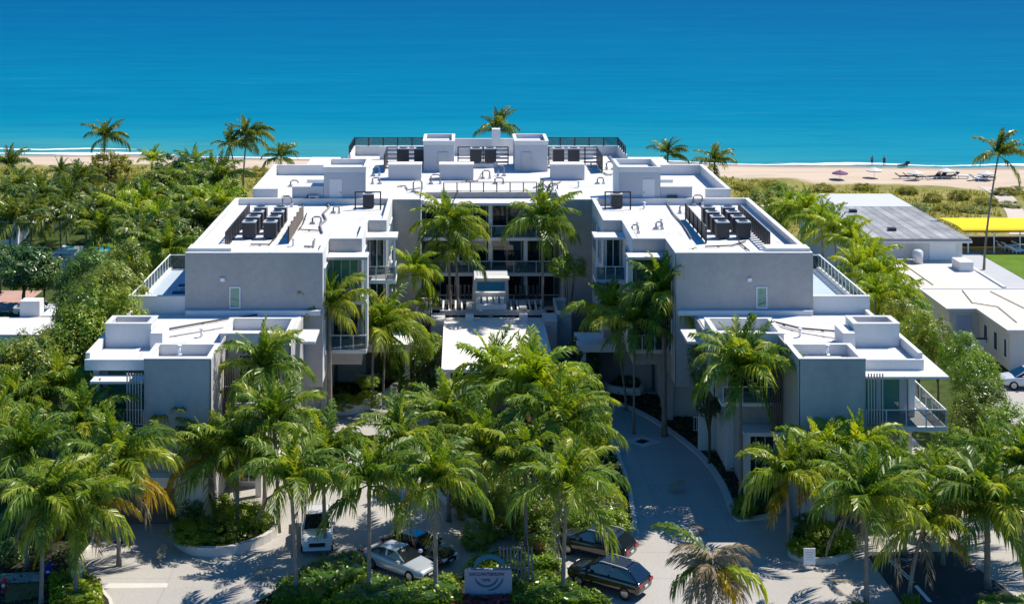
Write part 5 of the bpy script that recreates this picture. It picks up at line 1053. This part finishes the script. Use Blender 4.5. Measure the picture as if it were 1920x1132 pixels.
def at_g(x, y): v = G(x, y); return (v.x, v.y, .02)
vehicle('sedan', at_g(750, 1070), R(-38), silver_car, 'silver white coupe parked against the front hedge', 'car')
vehicle('sedan', at_g(788, 1046), R(-36), black_car, 'glossy black car parked behind the silver white coupe', 'car')
vehicle('pickup', at_g(594, 1010), R(-84), white_car, 'white pickup facing the street under the palms', 'truck')
vehicle('suv', at_g(1118, 1040), R(148), dark_car, 'dark van with a pale roof parked behind the estate car', 'car')
vehicle('suv', at_g(1142, 1102), R(145), black_car, 'black estate car parked in front with red tail lamps', 'car')
vehicle('suv', at_g(1928, 726), R(178), white_car, 'white car with roof rails beside the beige-roofed house', 'car')
vehicle('sedan', at_g(70, 590), R(10), white_car, 'white car parked by the white-roofed house at the left', 'car')

# ------------------------------------------------------------------ sign, screens and small things of the forecourt
def text(body, size, loc, mat, name, parent, rot=(R(90), 0, 0), width=None, ext=.012):
    cu = bpy.data.curves.new(name, 'FONT'); cu.body = body; cu.size = size; cu.extrude = ext; cu.align_x = 'CENTER'; cu.resolution_u = 2
    o = bpy.data.objects.new(name, cu); dg = bpy.context.evaluated_depsgraph_get(); COL.objects.link(o); bpy.context.view_layer.update()
    me = bpy.data.meshes.new_from_object(o.evaluated_get(bpy.context.evaluated_depsgraph_get())); bpy.data.objects.remove(o)
    me.materials.clear(); me.materials.append(mat); r_ = bpy.data.objects.new(name, me); COL.objects.link(r_); r_.parent = parent
    wdt = max(v.co.x for v in me.vertices) - min(v.co.x for v in me.vertices)
    r_.location = Vector(loc) - wloc(parent); r_.rotation_euler = rot
    if width: r_.scale = (width / wdt, 1, 1)
    return r_
Ys = 80.0; a = D(871, 1068, Ys); b = D(960, 1122, Ys); sc_ = Ys / F
e = empty('monument_sign', ((a.x + b.x) / 2, Ys, 0)); tag(e, 'pale entrance sign slab with blue arcs and dark lettering', 'sign')
slab = [(a.x, 0.0), (b.x, 0.0), (b.x, a.z - .1), (b.x - .1, a.z), (a.x + .1, a.z), (a.x, a.z - .1)]
mb = MB(); n = len(slab); mb.add([(x, Ys, z) for x, z in slab] + [(x, Ys + .3, z) for x, z in slab], [tuple(range(n)), tuple(range(n, 2 * n))[::-1]] + [(i, n + i, n + (i + 1) % n, (i + 1) % n) for i in range(n)]); mb.build('slab', M('sign_slab', (.30, .29, .33), .6, .06), e)  # grey-lilac slab colour carries the shade on its street face
navy = M('navy', (.015, .02, .09), .5, .05); teal = M('teal', (.015, .13, .19), .5, .05)
cx_ = (a.x + b.x) / 2 - .08
text('DNCCLMAYTIBMELMW', .27, (cx_, Ys - .012, D(0, 1078.5, Ys).z), navy, 'lettering', e, width=1.95)
text('TEPEI', .22, (cx_ - .05, Ys - .012, D(0, 1089, Ys).z), navy, 'lettering', e, width=.5)
def arc(c, r0, r1, a0, a1, y0, y1, mat, name):
    mb = MB(); n = 22
    for i in range(n + 1):
        t_ = R(a0 + (a1 - a0) * i / n); tp = min(1, 4 * min(i, n - i) / n + .25); rm = (r0 + r1) / 2; hw = (r1 - r0) / 2 * tp
        for y in (y0, y1):
            for r_ in (rm - hw, rm + hw): mb.v.append((c.x + math.cos(t_) * r_, y, c.z + math.sin(t_) * r_))
    for i in range(n):
        k = 4 * i; mb.f += [(k, k + 4, k + 5, k + 1), (k + 2, k + 3, k + 7, k + 6), (k + 1, k + 5, k + 7, k + 3), (k, k + 2, k + 6, k + 4)]
    mb.mi = [0] * len(mb.f); mb.build(name, mat, e)
c = D(912, 1076, Ys)
arc(c, 20 * sc_, 24.5 * sc_, 197, 345, Ys - .02, Ys - .003, teal, 'arc'); arc(D(915, 1076, Ys), 27 * sc_, 31 * sc_, 268, 348, Ys - .02, Ys - .003, teal, 'arc'); arc(D(918, 1074, Ys), 26 * sc_, 34 * sc_, 12, 165, Ys + .05, Ys + .2, teal, 'crescent')
e = empty('picket_screen', G(970, 1115)); tag(e, 'grey slatted screen standing right of the entrance sign', 'screen')
me = MB().box(-.045, .045, -.06, .06, 0, 2.45).mesh('slat', dark_stucco)
for k in range(10): inst('slat', me, e, (-.95 + .2 * k, .6, 0))
pb('rail', e, grey_stucco, (e.location.x - 1.0, e.location.x + .95, e.location.y + .665, e.location.y + .72, 1.2, 1.28))
o = cover('ground_cover', 'red bromeliad bed at the foot of the entrance sign', poly_px([(850, 1124), (985, 1122), (1000, 1150), (840, 1150)]), .15, flower_leaf, 900, .16, 21)
# words on the parking bay
e = empty('bay_lettering', (G(1700, 1050).x, G(1700, 1050).y, .022)); tag(e, 'white letters painted on the dark parking bay', 'lettering')
text('VTI TILITITI', .55, (G(1698, 1052).x, G(1698, 1052).y, .022), white_paint, 'letters', e, rot=(0, 0, 0), width=1.35, ext=.002)
# notice on the right planter
v = G(1518, 1058, .3); e = empty('notice_board', v); tag(e, 'small white notice panel on the right planter', 'notice')
pb('panel', e, white_paint, (v.x - .34, v.x + .34, v.y, v.y + .05, .3, 1.25)); 
for k in range(4): pb('line', e, ac_pale, (v.x - .22, v.x + .2, v.y - .006, v.y, 1.0 - .14 * k, 1.03 - .14 * k))
for d in (-.28, .28): pb('leg', e, pale_metal, (v.x + d - .03, v.x + d + .03, v.y + .051, v.y + .1, .2, 1.2))
# utility box, hydrant, bin, gate posts at the left
v = G(143, 1102); e = empty('utility_box', v); tag(e, 'pale green utility box with a light lid behind the grey palm trunk', 'utility box'); gm = M('green_box', (.12, .19, .18), .6, .15, 2)
pb('cabinet', e, gm, (v.x - .28, v.x + .28, v.y, v.y + .5, 0, .9)); pb('lid', e, pale_metal, (v.x - .31, v.x + .31, v.y - .03, v.y + .53, .9, .98)); pb('door', e, gm, (v.x - .22, v.x + .22, v.y - .02, v.y, .08, .82))
v = G(3, 1112); e = empty('fire_hydrant', v); tag(e, 'red fire hydrant at the left edge', 'hydrant'); rd = M('hydrant_red', (.35, .02, .025), .45, .15, 3)
v = Vector((v.x + .15, v.y, 0)); MB().tube([v, v + Vector((0, 0, .12)), v + Vector((0, 0, .13)), v + Vector((0, 0, .75)), v + Vector((0, 0, .9)), v + Vector((0, 0, .98))], [.2, .2, .13, .13, .12, .04], 12).build('barrel', rd, e, True); MB().tube([v + Vector((-.24, 0, .6)), v + Vector((.24, 0, .6))], .07, 8).build('outlet', rd, e, True); MB().tube([v + Vector((0, -.24, .52)), v + Vector((0, 0, .52))], .09, 8).build('outlet', pale_metal, e, True)
v = G(93, 1085); e = empty('blue_bin', v); tag(e, 'round blue bin behind the slim dark palm trunk', 'bin'); bm = M('bin_blue', (.01, .02, .16), .4, .15, 2)
MB().tube([v, v + Vector((0, 0, .75)), v + Vector((0, 0, .8))], [.26, .32, .32], 14).build('drum', bm, e, True); MB().tube([v + Vector((0, 0, .8)), v + Vector((0, 0, .92)), v + Vector((0, 0, .98))], [.33, .26, .08], 14).build('lid', bm, e, True); pb('flap', e, pale_metal, (v.x - .1, v.x + .1, v.y - .35, v.y - .31, .5, .62))
struct(MB().prism(poly_px([(8, 1100), (82, 1096), (80, 1120), (10, 1132)]), .06, .15).build('mulch_bed', mulch)); struct(MB().prism(poly_px([(0, 1080), (82, 1076), (82, 1093), (0, 1097)]), .06, .17).build('walkway', concrete))
v = G(1312, 810); e = empty('service_gate', v); tag(e, 'small white service gate in the shade by the right pavilion', 'gate')
for k in range(5): pb('bar', e, white_paint, (v.x - .45 + .2 * k, v.x - .40 + .2 * k, v.y, v.y + .04, .1, 1.15))
pb('rail', e, white_paint, (v.x - .5, v.x + .5, v.y - .03, v.y - .001, 1.1, 1.2), (v.x - .5, v.x + .5, v.y - .03, v.y - .001, .1, .2))
# ------------------------------------------------------------------ the beach
def person(x, y, label, shirt, lean, hgt=1.75):
    p = G(x, y, -.9); z = gz(p.x, p.y); p = G(x, y, z)
    J = {'pel': (0, 0, .53), 'ch': (.01 + lean * .1, 0, .75), 'nk': (.01 + lean * .2, 0, .84), 'hd': (.02 + lean * .3, 0, .93), 'hip1': (0, .05, .5), 'kn1': (.05, .055, .28), 'an1': (.0, .055, .03), 'to1': (.08, .055, .012), 'hip2': (0, -.05, .5), 'kn2': (-.02, -.055, .28), 'an2': (-.07, -.055, .03), 'to2': (.01, -.055, .012), 'sh1': (.01 + lean * .1, .11, .80), 'el1': (.0, .14, .63), 'ha1': (.07, .13, .49), 'sh2': (.01 + lean * .1, -.11, .80), 'el2': (-.03, -.14, .63), 'ha2': (.03, -.13, .48)}
    rad = dict(pel=.075, ch=.08, nk=.03, hd=.058, hip1=.05, kn1=.035, an1=.022, to1=.018, hip2=.05, kn2=.035, an2=.022, to2=.018, sh1=.035, el1=.024, ha1=.018, sh2=.035, el2=.024, ha2=.018)
    ed = [('pel', 'ch'), ('ch', 'nk'), ('nk', 'hd'), ('pel', 'hip1'), ('hip1', 'kn1'), ('kn1', 'an1'), ('an1', 'to1'), ('pel', 'hip2'), ('hip2', 'kn2'), ('kn2', 'an2'), ('an2', 'to2'), ('ch', 'sh1'), ('sh1', 'el1'), ('el1', 'ha1'), ('ch', 'sh2'), ('sh2', 'el2'), ('el2', 'ha2')]
    ks = list(J); me = bpy.data.meshes.new('body'); me.from_pydata([Vector(J[k]) * hgt for k in ks], [(ks.index(a), ks.index(b)) for a, b in ed], []); me.materials.append(bpy.data.materials.get('skin') or M('skin', (.28, .16, .10), .6, .08))
    e = empty('person', p, R(-90)); tag(e, label, 'person', 'people on the beach'); o = inst('body', me, e)
    sk_ = o.modifiers.new('skin', 'SKIN'); sd = me.skin_vertices[0].data
    for i, k in enumerate(ks): sd[i].radius = (rad[k] * hgt,) * 2; sd[i].use_root = (k == 'pel')
    ss = o.modifiers.new('ss', 'SUBSURF'); ss.levels = 1; ss.render_levels = 1
    mb = MB().tube([Vector(J['pel']) * hgt - Vector((0, 0, .05)), Vector(J['ch']) * hgt, Vector(J['nk']) * hgt - Vector((0, 0, .03))], [.085 * hgt, .10 * hgt, .06 * hgt], 10); inst('shirt', mb.mesh('shirt', shirt, True), e); 
    mb = MB().tube([Vector((0, .052, .5)) * hgt, Vector((.03, .055, .34)) * hgt], [.062 * hgt, .055 * hgt], 8).tube([Vector((0, -.052, .5)) * hgt, Vector((-.01, -.055, .34)) * hgt], [.062 * hgt, .055 * hgt], 8); inst('shorts', mb.mesh('shorts', M('shorts', (.02, .03, .05), .8) if 'shorts' not in bpy.data.materials else bpy.data.materials['shorts'], True), e)
    mb = MB().tube([Vector(J['hd']) * hgt + Vector((-.01, 0, -.01)), Vector(J['hd']) * hgt + Vector((-.01, 0, .075)), Vector(J['hd']) * hgt + Vector((-.01, 0, .11))], [.098, .095, .04], 10); inst('hair', mb.mesh('hair', black, True), e)
person(1635, 310, 'person bending slightly at the water edge, left of the pair', M('grey_shirt', (.10, .13, .16), .8), .5); person(1658, 312, 'upright person at the water edge, right of the pair', M('dark_shirt', (.03, .05, .07), .8), 0.0, 1.85)
def umbrella(x, y, label, mat):
    z = gz((x - VX) * 240 / F, 240); p = G(x, y, 1.9); zb = gz(p.x, p.y); e = empty('beach_umbrella', (p.x, p.y, zb)); tag(e, label, 'umbrella', 'umbrellas on the beach')
    MB().tube([(p.x, p.y, zb), (p.x, p.y, 2.35)], .03, 6).build('pole', white_paint, e)
    mb = MB(); N = 8; mb.v = [(p.x, p.y, 2.4)] + [(p.x + 1.25 * math.cos(k * 2 * math.pi / N), p.y + 1.25 * math.sin(k * 2 * math.pi / N), 1.95) for k in range(N)] + [(p.x + 1.25 * math.cos(k * 2 * math.pi / N), p.y + 1.25 * math.sin(k * 2 * math.pi / N), 1.80) for k in range(N)]
    mb.f = [(0, 1 + k, 1 + (k + 1) % N) for k in range(N)] + [(1 + k, 1 + N + k, 1 + N + (k + 1) % N, 1 + (k + 1) % N) for k in range(N)]; mb.mi = [0] * len(mb.f); mb.build('canopy', mat, e)
um = M('umbrella_pale', (.6, .56, .5), .8, .06); up_ = M('umbrella_purple', (.16, .07, .15), .8, .06)
for (x, y), l, mm in zip(((1575, 325), (1639, 320), (1716, 325), (1774, 321), (1848, 326)), ('purple beach umbrella farthest from the beach chairs', 'pale beach umbrella below the two people', 'pale beach umbrella left of the dark recliners', 'pale beach umbrella above the dark recliners', 'pale beach umbrella beside the long thin palm'), (up_, um, um, um, um)): umbrella(x, y, l, mm)
for k, (x, y, rz, c_) in enumerate(((1693, 340, 180, black), (1708, 340, 175, black), (1724, 342, 200, black), (1750, 342, 20, black), (1762, 342, 25, black), (1772, 343, 160, black), (1784, 342, 15, black), (1803, 343, 170, white_paint), (1832, 346, 190, white_paint), (1843, 347, 10, white_paint), (1854, 346, 185, black))):
    p = G(x, y, .3); z = gz(p.x, p.y); lounger(p.x, p.y, z, R(rz), f'beach recliner, {ORD[k]} from the left in the row behind the dune', 'recliners on the beach', white_paint if c_ is black else pale_metal, c_, 1.15)
p = G(1694, 311, -1.2); lounger(p.x, p.y, gz(p.x, p.y), R(30), 'lone dark beach chair at the water edge', None, dark_metal, black, 1.2)
